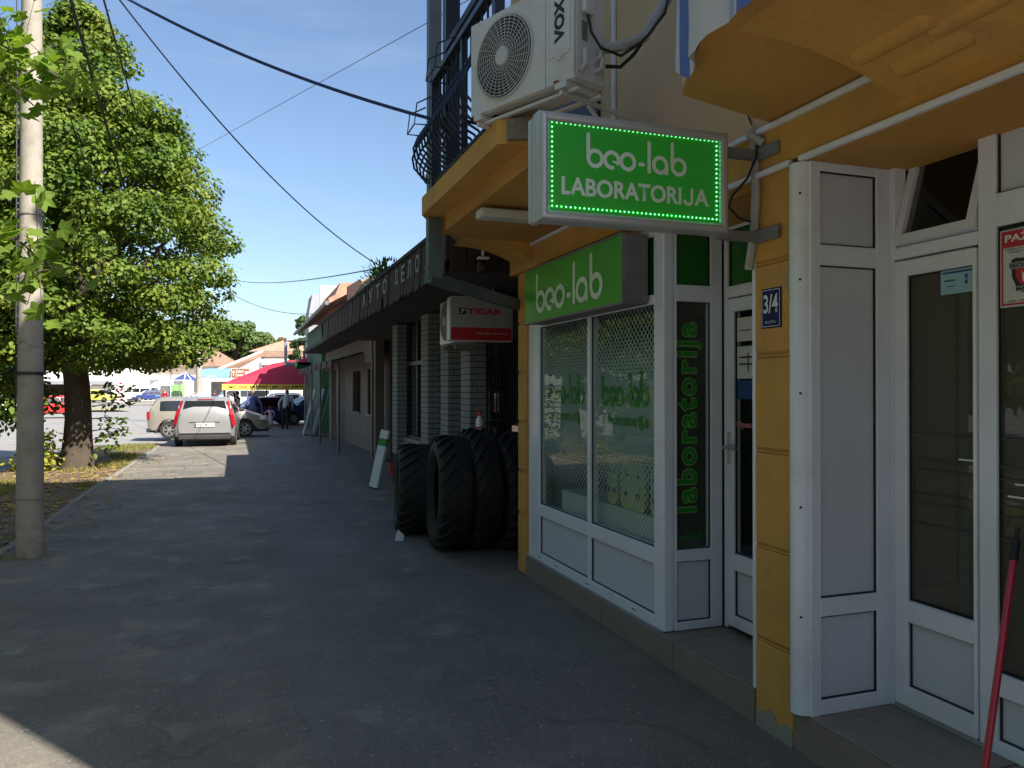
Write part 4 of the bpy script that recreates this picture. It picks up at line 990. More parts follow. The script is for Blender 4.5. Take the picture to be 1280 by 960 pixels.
# spray bottle on a tyre
bt = thing('bottle', 'small white bottle with red cap standing on the tallest tyre', 'bottle', (2.32, 7.66, 1.215))
b = MB(); b.tube([(2.32, 7.66, 1.205), (2.32, 7.66, 1.30), (2.32, 7.66, 1.33), (2.32, 7.66, 1.345)], [.035, .035, .018, .016], 12); b.build('body', M_white, bt, smooth=True)
b = MB(); b.tube([(2.32, 7.66, 1.346), (2.32, 7.66, 1.385)], .022, 10); b.bbox((2.285, 7.65, 1.375), (2.33, 7.67, 1.395), .003); b.build('cap', M_red, bt)
b = MB(); b.tube([(2.32, 7.66, 1.213), (2.32, 7.66, 1.235)], .0356, 12); b.build('red_band', M_red, bt)
b = MB(); b.add([(1.575, 8.28, .004), (1.66, 8.26, .004), (1.68, 8.33, .05), (1.62, 8.36, .11), (1.59, 8.33, .05)], [(0, 1, 2, 4), (4, 2, 3)]); b.add([(1.6, 8.3, .02), (1.63, 8.30, .02), (1.61, 8.35, .09)], [(0, 1, 2)])
tag(b.build('crumpled_paper', M_paper), 'crumpled scrap of white paper lying against the smallest tyre', 'paper')

# ================================================================== TYRE SHOP with brown fascia
shop = thing('tyre_shop', 'low brown boarded canopy with pale letters and grey brick pillars behind the tractor tyres', 'building', (3, 10, 0))
XB = 1.80; FY0, FY1 = 6.98, 18.0
b = MB(); b.box((XB+.03, FY0, 2.93), (5.5, FY1, 3.10)); b.prx([(FY0, 3.10), (FY1, 3.10), (FY1, 3.14), (FY0, 3.14)], XB-.03, 5.5); b.build('roof', M_felt, shop)
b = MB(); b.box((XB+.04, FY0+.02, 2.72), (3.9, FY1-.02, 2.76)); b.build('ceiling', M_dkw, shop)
n = 66; dy = (FY1-FY0)/n
for k in range(n):
    y0 = FY0+k*dy; j = rnd.uniform(-.006, .006)
    b = MB(); b.box((XB-.012+j, y0+.004, 2.80+rnd.uniform(-.004, .004)), (XB+.02+j, y0+dy-.004, 3.095+rnd.uniform(-.004, .004))); b.build('fascia_board', M_brown, shop)
    b = MB(); z = 2.665+rnd.uniform(-.015, .012); s = .035
    if 10.1 < y0 < 10.3: continue
    b.prx([(y0+.003, z+s), (y0+dy*.25, z), (y0+dy*.75, z), (y0+dy-.003, z+s), (y0+dy-.003, 2.81), (y0+.003, 2.81)], XB-.028+j, XB-.013+j); b.build('skirt_board', M_brown, shop)
for k in range(12):
    x0 = XB+.03+k*.155; b = MB(); b.box((x0, FY0-.03, 2.70), (x0+.145, FY0-.005, 3.09)); b.build('end_board', M_brown, shop)
M_dl = pmat('tarnished letters', (.24, .22, .21), .5, .15)
xs = 1.775
def cyr(ch, y, w=.19):   # letters with their far edge at y+w
    z0, z1 = 2.845, 3.035
    text('letter', ch, M_dl, shop, axesX(), (xs, y, z0), (w, z1-z0), .02)
for ch, y in zip('АУТО', (11.95, 11.35, 10.75, 10.22)): cyr(ch, y, .30)
for ch, y in zip('ДЕЛО', (9.38, 8.98, 8.62, 8.22)): cyr(ch, y, .20)
# back wall, glass and pillars
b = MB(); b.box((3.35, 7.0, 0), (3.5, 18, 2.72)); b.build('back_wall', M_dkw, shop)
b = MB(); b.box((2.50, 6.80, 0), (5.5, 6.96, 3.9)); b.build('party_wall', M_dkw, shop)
def pillar(x0, y0, x1, y1, z1=2.70):
    c = MB(); c.box((x0+.008, y0+.008, 0), (x1-.008, y1-.008, z1)); p = c.build('pillar', M_mort, shop)
    h = .075; nrow = int(z1/h)
    for r in range(nrow):
        z = r*h
        if z+h < .55: continue
        sp = .5 if r % 2 else .22
        xm = x0+(x1-x0)*sp; ym = y0+(y1-y0)*(1-sp)
        for (a, c2) in ((x0, xm-.004), (xm+.004, x1)):
            m = MB(); m.box((a, y0, z+.005), (c2, y0+.03, z+h-.005)); m.build('brick', M_brick, p)
        m = MB(); m.box((x0, y0+.0305, z+.005), (x0+.03, y1, z+h-.005)); m.build('brick', M_brick, p)
pillar(2.62, 9.05, 2.82, 9.45); pillar(2.60, 10.0, 2.96, 10.4); pillar(2.55, 10.95, 2.86, 11.4); pillar(2.5, 13.0, 2.72, 13.4)
wl = MB(); wl.box((2.62, 11.4, 0), (2.9, 13.0, .80)); wlo = wl.build('sill_wall', M_mort, shop)
for r in range(4, 11):
    for k in range(6):
        m = MB(); y = 11.41+k*.265+(.13 if r % 2 else 0); z = r*.075
        m.box((2.60, y+.004, z+.005), (2.63, min(y+.257, 12.98), z+.070)); m.build('brick', M_brick, wlo)
# display glass between the pillars
g = MB()
for (a, c2) in ((11.4, 11.46), (12.94, 13.0), (12.15, 12.2)): g.box((2.66, a, .80), (2.74, c2, 2.7))
g.box((2.66, 11.46, 2.0), (2.74, 12.94, 2.06)); g.box((2.66, 11.46, .8), (2.74, 12.94, .86))
gw = g.build('shop_window', M_blk, shop)
b = MB(); b.box((2.70, 11.46, .86), (2.706, 12.94, 2.7)); b.build('pane', M_glassd, gw)
b = MB(); b.box((2.78, 11.55, 1.55), (2.785, 11.95, 1.95)); b.build('poster', M_paper, gw)
b = MB(); b.box((2.78, 11.5, 1.0), (2.785, 12.0, 1.25)); b.build('poster', M_lblue, gw)
# barred window by the yellow pier
g = MB(); g.box((3.30, 8.9, 1.0), (3.345, 10.9, 2.25)); gb = g.build('barred_window', M_win, shop)
for k in range(15):
    b = MB(); y = 8.97+k*.132; b.tube([(3.24, y, 1.0), (3.24, y, 2.25)], .009, 5); b.build('bar', M_iron, gb)
for z in (1.2, 1.6, 2.05):
    b = MB(); b.tube([(3.235, 8.9, z), (3.235, 10.9, z)], .008, 5); b.build('bar', M_iron, gb)
# motley stock behind the tyres
st = thing('bicycle_parts', 'jumble of dark bicycle parts and frames stacked behind the tyres by the barred window', 'parts', (3.0, 7.9, 0))
b = MB()
for (y, z, r) in ((8.0, 1.25, .28), (8.35, 1.0, .3)):
    b.lathe_x([(-.015, r), (.015, r), (.015, r-.03), (-.015, r-.03)], 28, 3.05, y, z)
b.build('wheel', M_tyre, st)
b = MB(); b.tube([(3.0, 8.3, 1.0), (3.0, 8.0, 1.5), (3.0, 7.7, 1.1), (3.0, 8.3, 1.0)], .018, 6); b.tube([(3.0, 8.02, 1.45), (2.98, 8.0, 1.62), (2.95, 7.85, 1.66)], .014, 6); b.build('frame', M_white, st)
b = MB(); b.bbox((2.75, 7.5, .9), (3.1, 7.9, 1.25), .02); b.build('box', M_carr, st)

# ---- tyre maker's light box
tg = thing('tyre_light_box', 'white and red light box sign hung under the brown canopy, crossed by the downpipe', 'sign', (2.4, 8.0, 2.3))
def rrect(x0, x1, z0, z1, r, n=5):
    pts = []
    for (cx, cz, a0) in ((x1-r, z1-r, 0), (x0+r, z1-r, 90), (x0+r, z0+r, 180), (x1-r, z0+r, 270)):
        pts += [(cx+r*math.cos(R(a0+90*q/n)), cz+r*math.sin(R(a0+90*q/n))) for q in range(n+1)]
    return pts
TX0, TX1, TZ0, TZ1, TY = 2.10, 2.80, 2.125, 2.60, 8.0
b = MB(); b.pry(rrect(TX0, TX1, TZ0, TZ1, .03), TY+.006, TY+.13); b.build('box', M_acw, tg)
b = MB(); b.pry(rrect(TX0+.012, TX1-.012, TZ0+.15, TZ1-.012, .012), TY, TY+.0055); b.build('face', pmat('shade darkened white sign face', (.36, .37, .38), .5, .08, stain=(.25, .25, .24), stain_amt=.4), tg)  # white face, its colour darkened for the shade under the canopy
b = MB(); b.pry(rrect(TX0+.012, TX1-.012, TZ0+.012, TZ0+.147, .012), TY, TY+.0055); b.build('face', M_red, tg, label='red lower band')
text('lettering', 'TIGAR', M_red, tg, axesY(), (2.29, TY-.002, 2.41), (.38, .065), .04)
text('lettering', 'www.tigar-tyres.com', M_paper, tg, axesY(), (2.38, TY-.002, 2.195), (.36, .03), .0)
b = MB(); b.pry([(2.20, 2.41), (2.275, 2.41), (2.275, 2.475), (2.20, 2.475)], TY-.002, TY-.001); b.build('emblem', M_blk, tg)
b = MB(); b.pry([(2.21, 2.42), (2.235, 2.425), (2.245, 2.445), (2.268, 2.45), (2.25, 2.468), (2.225, 2.465), (2.23, 2.45)], TY-.004, TY-.003); b.build('emblem', M_white, tg)
b = MB(); b.tube([(2.3, TY+.07, 2.60), (2.3, TY+.07, 2.72)], .012, 6); b.tube([(2.6, TY+.07, 2.60), (2.6, TY+.07, 2.72)], .012, 6); b.build('hanger', M_alud, tg)
ac2 = aircon('air_conditioner', 'dusty air conditioner half hidden behind the white and red light box', (2.28, 9.15, 2.12), R(-90), .72, .52, .26, True)
b = MB(); b.box((2.28, 8.45, 2.07), (2.62, 8.5, 2.115)); b.box((2.28, 9.0, 2.07), (2.62, 9.05, 2.115)); tag(b.build('ac_bracket', M_alud), 'dark steel bracket under the air conditioner behind the light box', 'bracket')
# security camera under the ceiling
cc = thing('security_camera', 'small dome camera hanging below the yellow balcony ceiling near the downpipe', 'camera', (2.05, 6.62, 2.8))
b = MB(); b.tube([(2.05, 6.66, 2.86), (2.05, 6.66, 2.78)], .012, 8); b.bbox((2.0, 6.62, 2.77), (2.10, 6.68, 2.79), .004); b.build('mount', M_white, cc)
b = MB(); b.ell((2.05, 6.66, 2.70), (.055, .055, .06), 14, 10); b.build('dome', M_blk, cc, smooth=True)
# leaning advertising board
ab = thing('leaning_board', 'narrow white advertising board with a green band leaning outside the tyre shop', 'board', (2.15, 12.7, 0))
Mb = Matrix.Translation((2.05, 12.7, 0.01)) @ Matrix.Rotation(R(12), 4, 'Y') @ Matrix.Rotation(R(38), 4, 'Z')
b = MB(); b.box((0, -.09, 0), (.035, .09, .97), Mb); b.build('panel', M_blue, ab)
for (z0, z1, m) in ((.02, .70, M_white), (.82, .96, M_white), (.705, .815, M_green)):
    b = MB(); b.box((-.004, -.085, z0), (-.0005, .085, z1), Mb); b.box((.003, -.094, z0), (.032, -.0905, z1), Mb); b.build('print', m, ab)

# red bucket by the beige wall
b = MB(); b.tube([(2.75, 14.2, .005), (2.75, 14.2, .28)], [.13, .17], 14); tag(b.build('red_crate', M_carr, smooth=True), 'dark red tub on the ground behind the leaning board', 'tub')

# ================================================================== BEIGE SHOP ROW further along
row = thing('beige_block_house', 'low beige block walled shop with dark windows under a shingled lean-to roof', 'building', (3.3, 22, 0))
g0 = -.12
b = MB(); 
for q in ((18.0, 19.9, g0, 2.9), (19.9, 21.3, g0, .95), (21.3, 22.6, g0, 2.9), (22.6, 24.2, g0, .95), (24.2, 29.4, g0, 2.9), (19.9, 21.3, 2.15, 2.9), (22.6, 24.2, 2.15, 2.9)): b.box((3.30, q[0], q[2]), (3.5, q[1], q[3]))
b.build('wall', M_bblock, row)
for (a, c2) in ((19.9, 21.3), (22.6, 24.2)):
    b = MB(); b.box((3.44, a, .95), (3.46, c2, 2.15)); w_ = b.build('window', M_win, row)
    b = MB(); b.bbox((3.24, a-.05, .90), (3.31, c2+.05, .945), .005); b.build('sill', M_conc, w_)
b = MB()
b.prx([(17.9, 2.9), (29.4, 2.9), (29.4, 3.0), (17.9, 3.0)], 2.2, 5.5); b.build('roof', M_felt, row)
for (y, w) in ((17.9, .22), (18.4, .18)):
    b = MB(); b.box((2.95, y, g0), (3.15, y+w, 2.9)); b.build('post', M_bblock, row)
b = MB(); b.box((2.98, 17.98, 2.25), (3.0, 29, 2.9)); b.build('upper_panel', M_bblock, row)
b = MB(); b.pry([(2.22, 2.30), (3.3, 2.62), (3.3, 2.66), (2.22, 2.34)], 20.0, 31.0); lr = b.build('lean_to_roof', M_felt, row)
for k in range(37):
    if k % 5 == 3: continue
    y = 20.0+k*.298; b = MB(); b.box((2.19, y+.01, 2.17), (2.215, y+.288, 2.36)); b.build('shingle', M_brown, lr)
for y in (20.2, 25.0, 28.0, 30.8):
    b = MB(); b.tube([(2.4, y, gz(y)), (2.4, y, 2.36)], .035, 8); b.build('post', M_alud, row)
for (y, x) in ((26.5, 2.9), (27.3, 2.95)):
    b = MB(); b.box((x, y, gz(y)), (x+.16, y+.16, 2.5)); b.build('post', M_conc, row)
# propped boards
for i, (x, y, m) in enumerate(((2.3, 30.6, M_alud), (2.55, 30.0, M_grey), (2.7, 29.4, M_gren))):
    b = MB(); Mx = Matrix.Translation((x, y, gz(y))) @ Matrix.Rotation(R(14), 4, 'Y'); b.box((0, -.5, 0), (.03, .5, 1.8), Mx)
    tag(b.build('propped_board', m), ('dark metal sheet propped nearest the pavement outside the green house', 'grey board propped in the middle outside the green house', 'green board propped against the green house wall')[i], 'board')

# ================================================================== GREEN HOUSE and tiled roofs beyond
gh = thing('green_house', 'two storey green house with grey balcony rail and orange tiled roof beyond the canopy', 'building', (3, 34, 0))
b = MB(); b.box((3.05, 31.2, -.3), (9, 38, 4.2)); b.build('wall', M_gren, gh)
b = MB(); b.pry([(2.55, 4.18), (6.6, 6.5), (10.6, 4.18), (10.6, 4.32), (6.6, 6.66), (2.55, 4.34)], 24.0, 38.3); b.build('roof', M_tilep, gh)
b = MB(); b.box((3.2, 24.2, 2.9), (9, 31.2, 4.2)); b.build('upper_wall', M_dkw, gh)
for k in range(8):
    b = MB(); b.tube([(3.0+.0*k, 37.8-k*.02, 4.2), (3.0, 37.8, 4.2)], .01, 4)
b = MB(); b.tube([(2.5, 24, 4.2), (2.5, 38.3, 4.2)], .07, 8); b.build('gutter', M_alud, gh)
b = MB(); b.box((2.45, 36.0, 2.55), (3.05, 38, 2.8)); b.build('balcony_slab', M_gren, gh)
b = MB(); b.box((2.38, 35.4, 2.62), (2.44, 36.1, 2.95)); b.build('sign_box', M_lgren, gh)
rg = MB(); rg.box((2.0, 38.0, 3.82), (3.05, 38.05, 3.88)); rg.box((2.0, 36, 3.82), (2.05, 38.0, 3.88)); rg = rg.build('balcony_rail', M_grey, gh)
for k in range(14):
    b = MB(); b.box((2.01, 36+k*.15, 2.8), (2.04, 36.05+k*.15, 3.82)); b.build('baluster', M_grey, rg)
b = MB(); b.box((2.0, 36.0, 2.7), (3.05, 38.05, 2.8)); b.build('balcony_floor', M_grey, rg)
b = MB(); b.box((3.44, 35.7, 4.2), (3.82, 36.0, 6.22)); b.box((3.82, 35.7, 4.2), (6.2, 36.0, 6.22)); b.build('fire_wall', M_wrend, gh)
b = MB(); b.pry([(3.15, 4.45), (3.62, 5.62), (6.4, 5.8), (6.4, 4.45)], 30.0, 35.69); b.build('attic_roof', M_tilep, gh)
gg = thing('grey_gabled_house', 'narrow grey gable rising just beyond the white fire wall of the green house', 'building', (4, 41, -.2))
b = MB(); b.pry([(3.28, -.2), (3.28, 5.3), (3.45, 6.3), (3.72, 6.3), (5.5, 6.3), (5.5, -.2)], 39.9, 42); b.build('wall', M_grey, gg)
bh = thing('brown_gabled_house', 'house with a steep brown tiled roof end rising behind the boarded canopy', 'building', (4.2, 19, 0))
b = MB(); b.box((3.6, 16.5, -.1), (6.5, 21.8, 4.1)); b.build('wall', M_dkw, bh)
b = MB(); b.pry([(3.0, 4.12), (3.25, 4.55), (4.2, 4.8), (7, 4.1)], 19.3, 21.95); b.build('roof', M_tiler, bh)
b = MB(); b.pry([(2.84, 3.98), (2.84, 4.45), (3.2, 4.68), (3.4, 4.1), (3.0, 3.9)], 21.96, 22.1); b.build('verge_board', M_brown, bh)
ck = MB(); ck.tube([(2.6, 15.5, 3.1), (2.6, 15.5, 3.95)], .06, 8); tag(ck.build('stove_pipe', M_rust), 'thin rusty stove pipe standing up through the brown canopy roof', 'pipe')
# weed growing on the canopy roof
def weed(i):
    k = i % 3; c = ((2.1, 12.0, 3.14), (2.15, 12.6, 3.14), (2.05, 11.5, 3.14))[k]
    a = rnd.uniform(0, 6.28); e = rnd.uniform(.2, 1.4); l = rnd.uniform(.1, .42)
    d = Vector((math.cos(a)*math.cos(e), math.sin(a)*math.cos(e), math.sin(e))); p = Vector(c)+d*l; s = d.cross(Vector((0, 0, 1))).normalized()*.02
    return [tuple(p-s), tuple(p+d*.06), tuple(p+s), tuple(p-d*.03)]
rw = thing('roof_weed', 'small dark weed bush sprouting on the brown canopy roof', 'plant', (2.1, 12, 3.14))
scatter_mesh('foliage', M_leafd, 700, weed, rw)
b = MB()
for c in ((2.1, 12.0), (2.15, 12.6), (2.05, 11.5)):
    for k in range(4): a = k*1.6; b.tube([(c[0], c[1], 3.13), (c[0]+.08*math.cos(a), c[1]+.08*math.sin(a), 3.36)], .006, 4)
b.build('stem', M_bark, rw)
# ================================================================== CARS
def lerp(a, b, t): return a+(b-a)*t
def interp(tab, x):
    if x <= tab[0][0]: return tab[0][1]
    for (a, b), (c, d) in zip(tab, tab[1:]):
        if x <= c: return lerp(b, d, (x-a)/(c-a))
    return tab[-1][1]
def make_car(name, label, paint, L=4.1, Wd=1.72, belt=.92, roof=1.47, kind='hatch', cat='car', tall_lamps=False, group=None, detail=True, roofrail=False):
    """built along +x (nose at +x), wheels on z = 0"""
    t = thing(name, label, cat, (0, 0, 0), 0, group)
    h = L/2; n = 28
    if kind == 'hatch': top = [(-h, belt-.02), (-h+.06, belt+.02), (-h+.28, roof-.06), (-h+.55, roof-.01), (-.3, roof), (.35, roof-.06), (h-1.15, belt+.10), (h-.75, belt+.0), (h-.12, belt-.22), (h, belt-.36)]
    elif kind == 'wagon': top = [(-h, belt-.02), (-h+.05, belt+.02), (-h+.20, roof-.08), (-h+.40, roof-.01), (-.3, roof), (.30, roof-.06), (h-1.25, belt+.08), (h-.8, belt), (h-.12, belt-.22), (h, belt-.36)]
    elif kind == 'van': top = [(-h, belt), (-h+.03, roof-.12), (-h+.15, roof), (h-1.2, roof), (h-.75, belt+.12), (h-.3, belt-.05), (h, belt-.3)]
    else: top = [(-h, belt-.08), (-h+.5, belt+.0), (-h+.95, roof-.08), (-h+1.4, roof), (.2, roof-.02), (h-1.3, belt+.06), (h-.8, belt), (h-.12, belt-.2), (h, belt-.34)]
    bump = [(-h, .42), (-h+.1, .30), (h-.1, .28), (h, .40)]
    hw = [(-h, Wd/2-.16), (-h+.10, Wd/2-.05), (-h+.5, Wd/2), (h-.7, Wd/2-.01), (h-.25, Wd/2-.10), (h, Wd/2-.28)]
    xs = [(-h)+L*i/n for i in range(n+1)]
    wr = .31; wx = (-h+.72, h-.80)
    b = MB(); rings = []
    for x in xs:
        W2 = interp(hw, x); zt = interp(top, x); zb = interp(bump, x); zbelt = min(belt-.02 if abs(x) < h-.1 else belt-.12, zt-.02)
        for w in wx:
            if abs(x-w) < wr+.07: zb = max(zb, math.sqrt(max(0, (wr+.07)**2-(x-w)**2))+wr-.02)
        roofw = W2*(1-.22*max(0, (zt-belt))/(roof-belt)) if zt > belt else W2-.04
        zs = min(max(zb+.02, .62), zbelt-.02)
        zb = min(zb, zs-.01)
        half = [(W2-.03, zb), (W2, zs), (W2-.025, zbelt), (lerp(W2-.05, roofw, .86), lerp(zbelt+.02, zt, .80)) if zt > belt+.08 else (W2-.06, zt-.012), (roofw-.12, zt-.006), (roofw*.45, zt+.012 if zt > belt else zt+.01)]
        rings.append([(x, p[0], p[1]) for p in half]+[(x, -p[0], p[1]) for p in reversed(half)])
    m = len(rings[0]); vs = [p for r in rings for p in r]; fs = []
    for i in range(n):
        for k in range(m): j = (k+1) % m; fs.append((i*m+k, i*m+j, (i+1)*m+j, (i+1)*m+k))
    fs += [tuple(range(m-1, -1, -1)), tuple(n*m+k for k in range(m))]
    b.add(vs, fs); body = b.build('body', paint, t, world=False, smooth=True)
    # glazing, laid on the cabin sides a few mm proud
    def side_pt(x, f, s):
        W2 = interp(hw, x); zt = interp(top, x); roofw = W2*(1-.22*max(0, zt-belt)/(roof-belt))
        y0, z0 = W2-.025, belt-.02; y1, z1 = lerp(W2-.05, roofw, .86), lerp(belt, zt, .80)
        return (x, s*(lerp(y0, y1, f)+.012), lerp(z0, z1, f))
    spans = {'hatch': ((-h+.42, -.62), (-.56, .22), (.28, h-1.32)), 'wagon': ((-h+.35, -.95), (-.88, .02), (.08, h-1.35)), 'van': ((-h+.2, -.9), (-.8, .2), (.3, h-1.1)), 'sedan': ((-h+.95, -.35), (-.3, .35), (.4, h-1.4))}[kind]
    for s in (-1, 1):
        for (a, c) in spans:
            vs = []; fs = []; k = 5
            for i in range(k+1):
                x = lerp(a, c, i/k)
                hi = .93 if interp(top, x) > roof-.12 else .86
                vs += [side_pt(x, .10, s), side_pt(x, hi, s)]
            for i in range(k): fs.append((2*i, 2*i+1, 2*i+3, 2*i+2))
            g = MB(); g.add(vs, fs); g.build('side_window', M_cg, t, world=False)
    rz0, rz1 = belt+.02, roof-.10
    inv = lambda z: next((lerp(a[0], c[0], (z-a[1])/(c[1]-a[1])) for a, c in zip(top, top[1:]) if c[1] > a[1] and a[1] <= z <= c[1]), -h)
    xa, xb_ = inv(rz0)-.012, inv(rz1)-.014
    W0 = interp(hw, xa+.2)-.20; W1 = W0-.10
    g = MB(); g.quad((xa, -W0, rz0), (xa, W0, rz0), (xb_, W1, rz1), (xb_, -W1, rz1)); g.build('rear_window', M_cg, t, world=False)
    if kind != 'van' or True:
        fr_ = [(c, a) for a, c in zip(top, top[1:]) if a[1] > c[1] and a[1] > belt+.06]
        lo = (h-1.15 if kind == 'hatch' else h-1.25, belt+.12); hi = (.40, roof-.09)
        if kind == 'van': lo = (h-.78, belt+.14); hi = (h-1.17, roof-.05)
        g = MB(); g.quad((lo[0]+.03, -.62, lo[1]+.01), (lo[0]+.03, .62, lo[1]+.01), (hi[0]+.03, .54, hi[1]+.02), (hi[0]+.03, -.54, hi[1]+.02)); g.build('windscreen', M_cg, t, world=False)
    # wheels
    for x in wx:
        for s in (-1, 1):
            b = MB(); Mr = Matrix.Rotation(R(90), 4, 'Z'); tmp = MB()
            tmp.lathe_x([(-.09, wr-.02), (-.07, wr), (.07, wr), (.09, wr-.02), (.09, .20), (-.09, .20)], 24)
            b.add([(v[1]+x, -v[0]+s*(Wd/2-.10), v[2]+wr) for v in tmp.v], tmp.f); w = b.build('tyre', M_tyre, t, world=False, smooth=True)
            b = MB(); yy = s*(Wd/2-.03)
            b.lathe_x([(-.008, .205), (.008, .205), (.008, .18), (-.008, .18)], 20)
            b.v = [(v[1]+x, v[0]+yy, v[2]+wr) for v in b.v]
            for k in range(6):
                a = k*math.pi/3; c, q = math.cos(a), math.sin(a)
                b.add([(x+c*.03-q*.025, yy, wr+q*.03+c*.025), (x+c*.03+q*.025, yy, wr+q*.03-c*.025), (x+c*.19+q*.016, yy-s*.02, wr+q*.19-c*.016), (x+c*.19-q*.016, yy-s*.02, wr+q*.19+c*.016)], [(0, 1, 2, 3)])
            b.pry([(x+.05*math.cos(R(k*30)), wr+.05*math.sin(R(k*30))) for k in range(12)], yy-.01, yy+.006)
            b.build('rim', M_rim, w, world=False)
            b = MB(); b.pry([(x+.2*math.cos(R(k*20)), wr+.2*math.sin(R(k*20))) for k in range(18)], yy-s*.035-.003, yy-s*.035+.003); b.build('brake_disc', M_plast, w, world=False)
    # lamps, bumpers, plates
    for s in (-1, 1):
        if tall_lamps:
            vs = []; prof = [(.60, .80, .82), (.78, .75, .83), (.95, .715, .79), (1.15, .665, .725), (roof-.10, .615, .65)]
            for (z, ya, yb) in prof:
                xx = inv(max(z, top[0][1]+.001))-.02 if z > top[0][1] else -h-.018
                vs += [(xx, s*(ya-.02), z), (xx+.05, s*(yb+.012), z)]
            fs = [(2*i, 2*i+1, 2*i+3, 2*i+2) for i in range(len(prof)-1)]
            g = MB(); g.add(vs, fs); g.build('tail_lamp', M_tail, t, world=False)
        else:
            g = MB(); g.bbox((-h-.012, s*(Wd/2-.30), belt-.28), (-h+.09, s*(Wd/2-.05), belt+.0), .02); g.build('tail_lamp', M_tail, t, world=False)
        g = MB(); g.bbox((h-.30, s*(Wd/2-.33), belt-.34), (h-.07, s*(Wd/2-.075), belt-.20), .03); g.build('headlamp', M_head, t, world=False)
        g = MB(); g.bbox((h-1.45, s*(Wd/2-.02), belt+.0), (h-1.30, s*(Wd/2+.15), belt+.12), .03); g.build('mirror', paint if not tall_lamps else M_plast, t, world=False)
    g = MB(); g.bbox((-h-.035, -Wd/2+.14, .22), (-h+.3, Wd/2-.14, .37), .03); g.build('rear_bumper', M_plast, t, world=False); g = MB(); g.bbox((h-.3, -Wd/2+.25, .20), (h+.02, Wd/2-.25, .32), .03); g.build('front_bumper', M_plast, t, world=False)
    b = MB(); b.box((-h+.2, -Wd/2+.2, .2), (h-.25, Wd/2-.2, .45)); b.build('underbody', M_plast, t, world=False)
    if detail:
        zc = .66; g = MB(); g.bbox((-h-.026, -.27, zc-.058), (-h-.014, .27, zc+.058), .003); pw = g.build('number_plate', M_white, t, world=False)
        g = MB(); g.box((-h-.029, .225, zc-.052), (-h-.027, .262, zc+.052)); g.build('plate_band', M_dblue, pw, world=False)
        me = textmesh('NS 108 TV', .02); A = Matrix(((0, 0, -1), (-1, 0, 0), (0, 1, 0))); place2d(me, A, Vector((-h-.028, .21, zc-.035)), (.44, .07)); me.materials.clear(); me.materials.append(M_blk)
        o = bpy.data.objects.new('lettering', me); C.objects.link(o); o.parent = pw
        g = MB(); g.bbox((-h-.016, -.42, zc+.07), (-h-.004, .42, zc+.085), .002); g.build('boot_handle', M_plast, t, world=False)
        g = MB(); g.box((inv(roof-.06)-.02, -.22, roof-.075), (inv(roof-.06)+.02, .22, roof-.05)); g.build('brake_lamp', M_tail, t, world=False)
        for x in (-.59, .25):
            for s in (-1, 1): g = MB(); g.box((x-.003, s*(Wd/2-.002), .40), (x+.003, s*(Wd/2+.002), belt-.04)); g.build('door_gap', M_plast, t, world=False)
        for x in (-.45, .42):
            for s in (-1, 1): g = MB(); g.bbox((x-.09, s*(Wd/2-.01), belt-.15), (x+.09, s*(Wd/2+.022), belt-.12), .005); g.build('door_handle', paint, t, world=False)
    if roofrail:
        for s in (-1, 1): g = MB(); g.tube([(-h+.5, s*.56, roof+.0), (-h+.6, s*.56, roof+.045), (.2, s*.56, roof+.045), (.35, s*.56, roof-.03)], .016, 6); g.build('roof_rail', M_alu, t, world=False)
        g = MB(); g.tube([(-h+.6, 0, roof), (-h+.45, 0, roof+.2)], .006, 4); g.build('aerial', M_plast, t, world=False)
    return t
def put(o, x, y, deg, z=None): o.location = (x, y, gz(y) if z is None else z); o.rotation_euler = (0, 0, R(deg)); return o
c1 = make_car('parked_car', 'silver estate car with tall red tail lamps parked rear towards us on the pavement', M_silver, 4.2, 1.74, .97, 1.46, 'wagon', tall_lamps=True, roofrail=True)
put(c1, -.86, 26.75, 88)
c2 = make_car('parked_car', 'sand coloured small hatchback standing crosswise behind the silver estate car', M_sand, 4.02, 1.75, .95, 1.46, 'hatch')
put(c2, -.95, 30.6, -3)
c3 = make_car('parked_car', 'dark blue car standing beyond the couple with the child', M_carb, 4.3, 1.74, .92, 1.42, 'sedan', detail=False); put(c3, 1.1, 41.8, 196)
c4 = make_car('parked_car', 'teal blue car standing right of the dark blue one, near the board covered wall', M_cart, 4.2, 1.74, .95, 1.48, 'hatch', detail=False); put(c4, 3.6, 42.6, 200)
c5 = make_car('passing_car', 'red car out on the road, seen between the concrete pole and the tree trunk', M_carr, 3.9, 1.68, .9, 1.4, 'hatch', detail=False)
c6 = make_car('kerbside_car', 'dark grey car at the left picture edge, parked on the road beyond the verge', M_card, 4.3, 1.74, .92, 1.42, 'sedan', detail=False); put(c6, -7.55, 21.2, 86)
PW = lambda px, d, dx=0: ((px-640)/980*d*math.cos(YAW)+d*math.sin(YAW)+dx, -(px-640)/980*d*math.sin(YAW)+d*math.cos(YAW))   # layout: lateral pixel at a depth of d metres
x, y = PW(60, 52); put(c5, x, y, 200, -.24)
c7 = make_car('taxi', 'yellow and white people carrier parked far across the road, right of the tree trunk', M_cary, 4.3, 1.75, 1.0, 1.65, 'hatch', detail=False); x, y = PW(124, 100); put(c7, x, y, -30, -.10)
c8 = make_car('parked_van', 'white minibus parked far off left of the dark blue estate', M_carw, 4.8, 1.9, 1.1, 1.95, 'van', cat='van', detail=False); x, y = PW(170, 112); put(c8, x, y, 165, -.05)
c9 = make_car('parked_car', 'dark blue car parked far off between the white minibus and the blue bins', M_carb, 4.3, 1.74, .92, 1.5, 'hatch', detail=False); x, y = PW(186, 106); put(c9, x, y, 200, -.05)
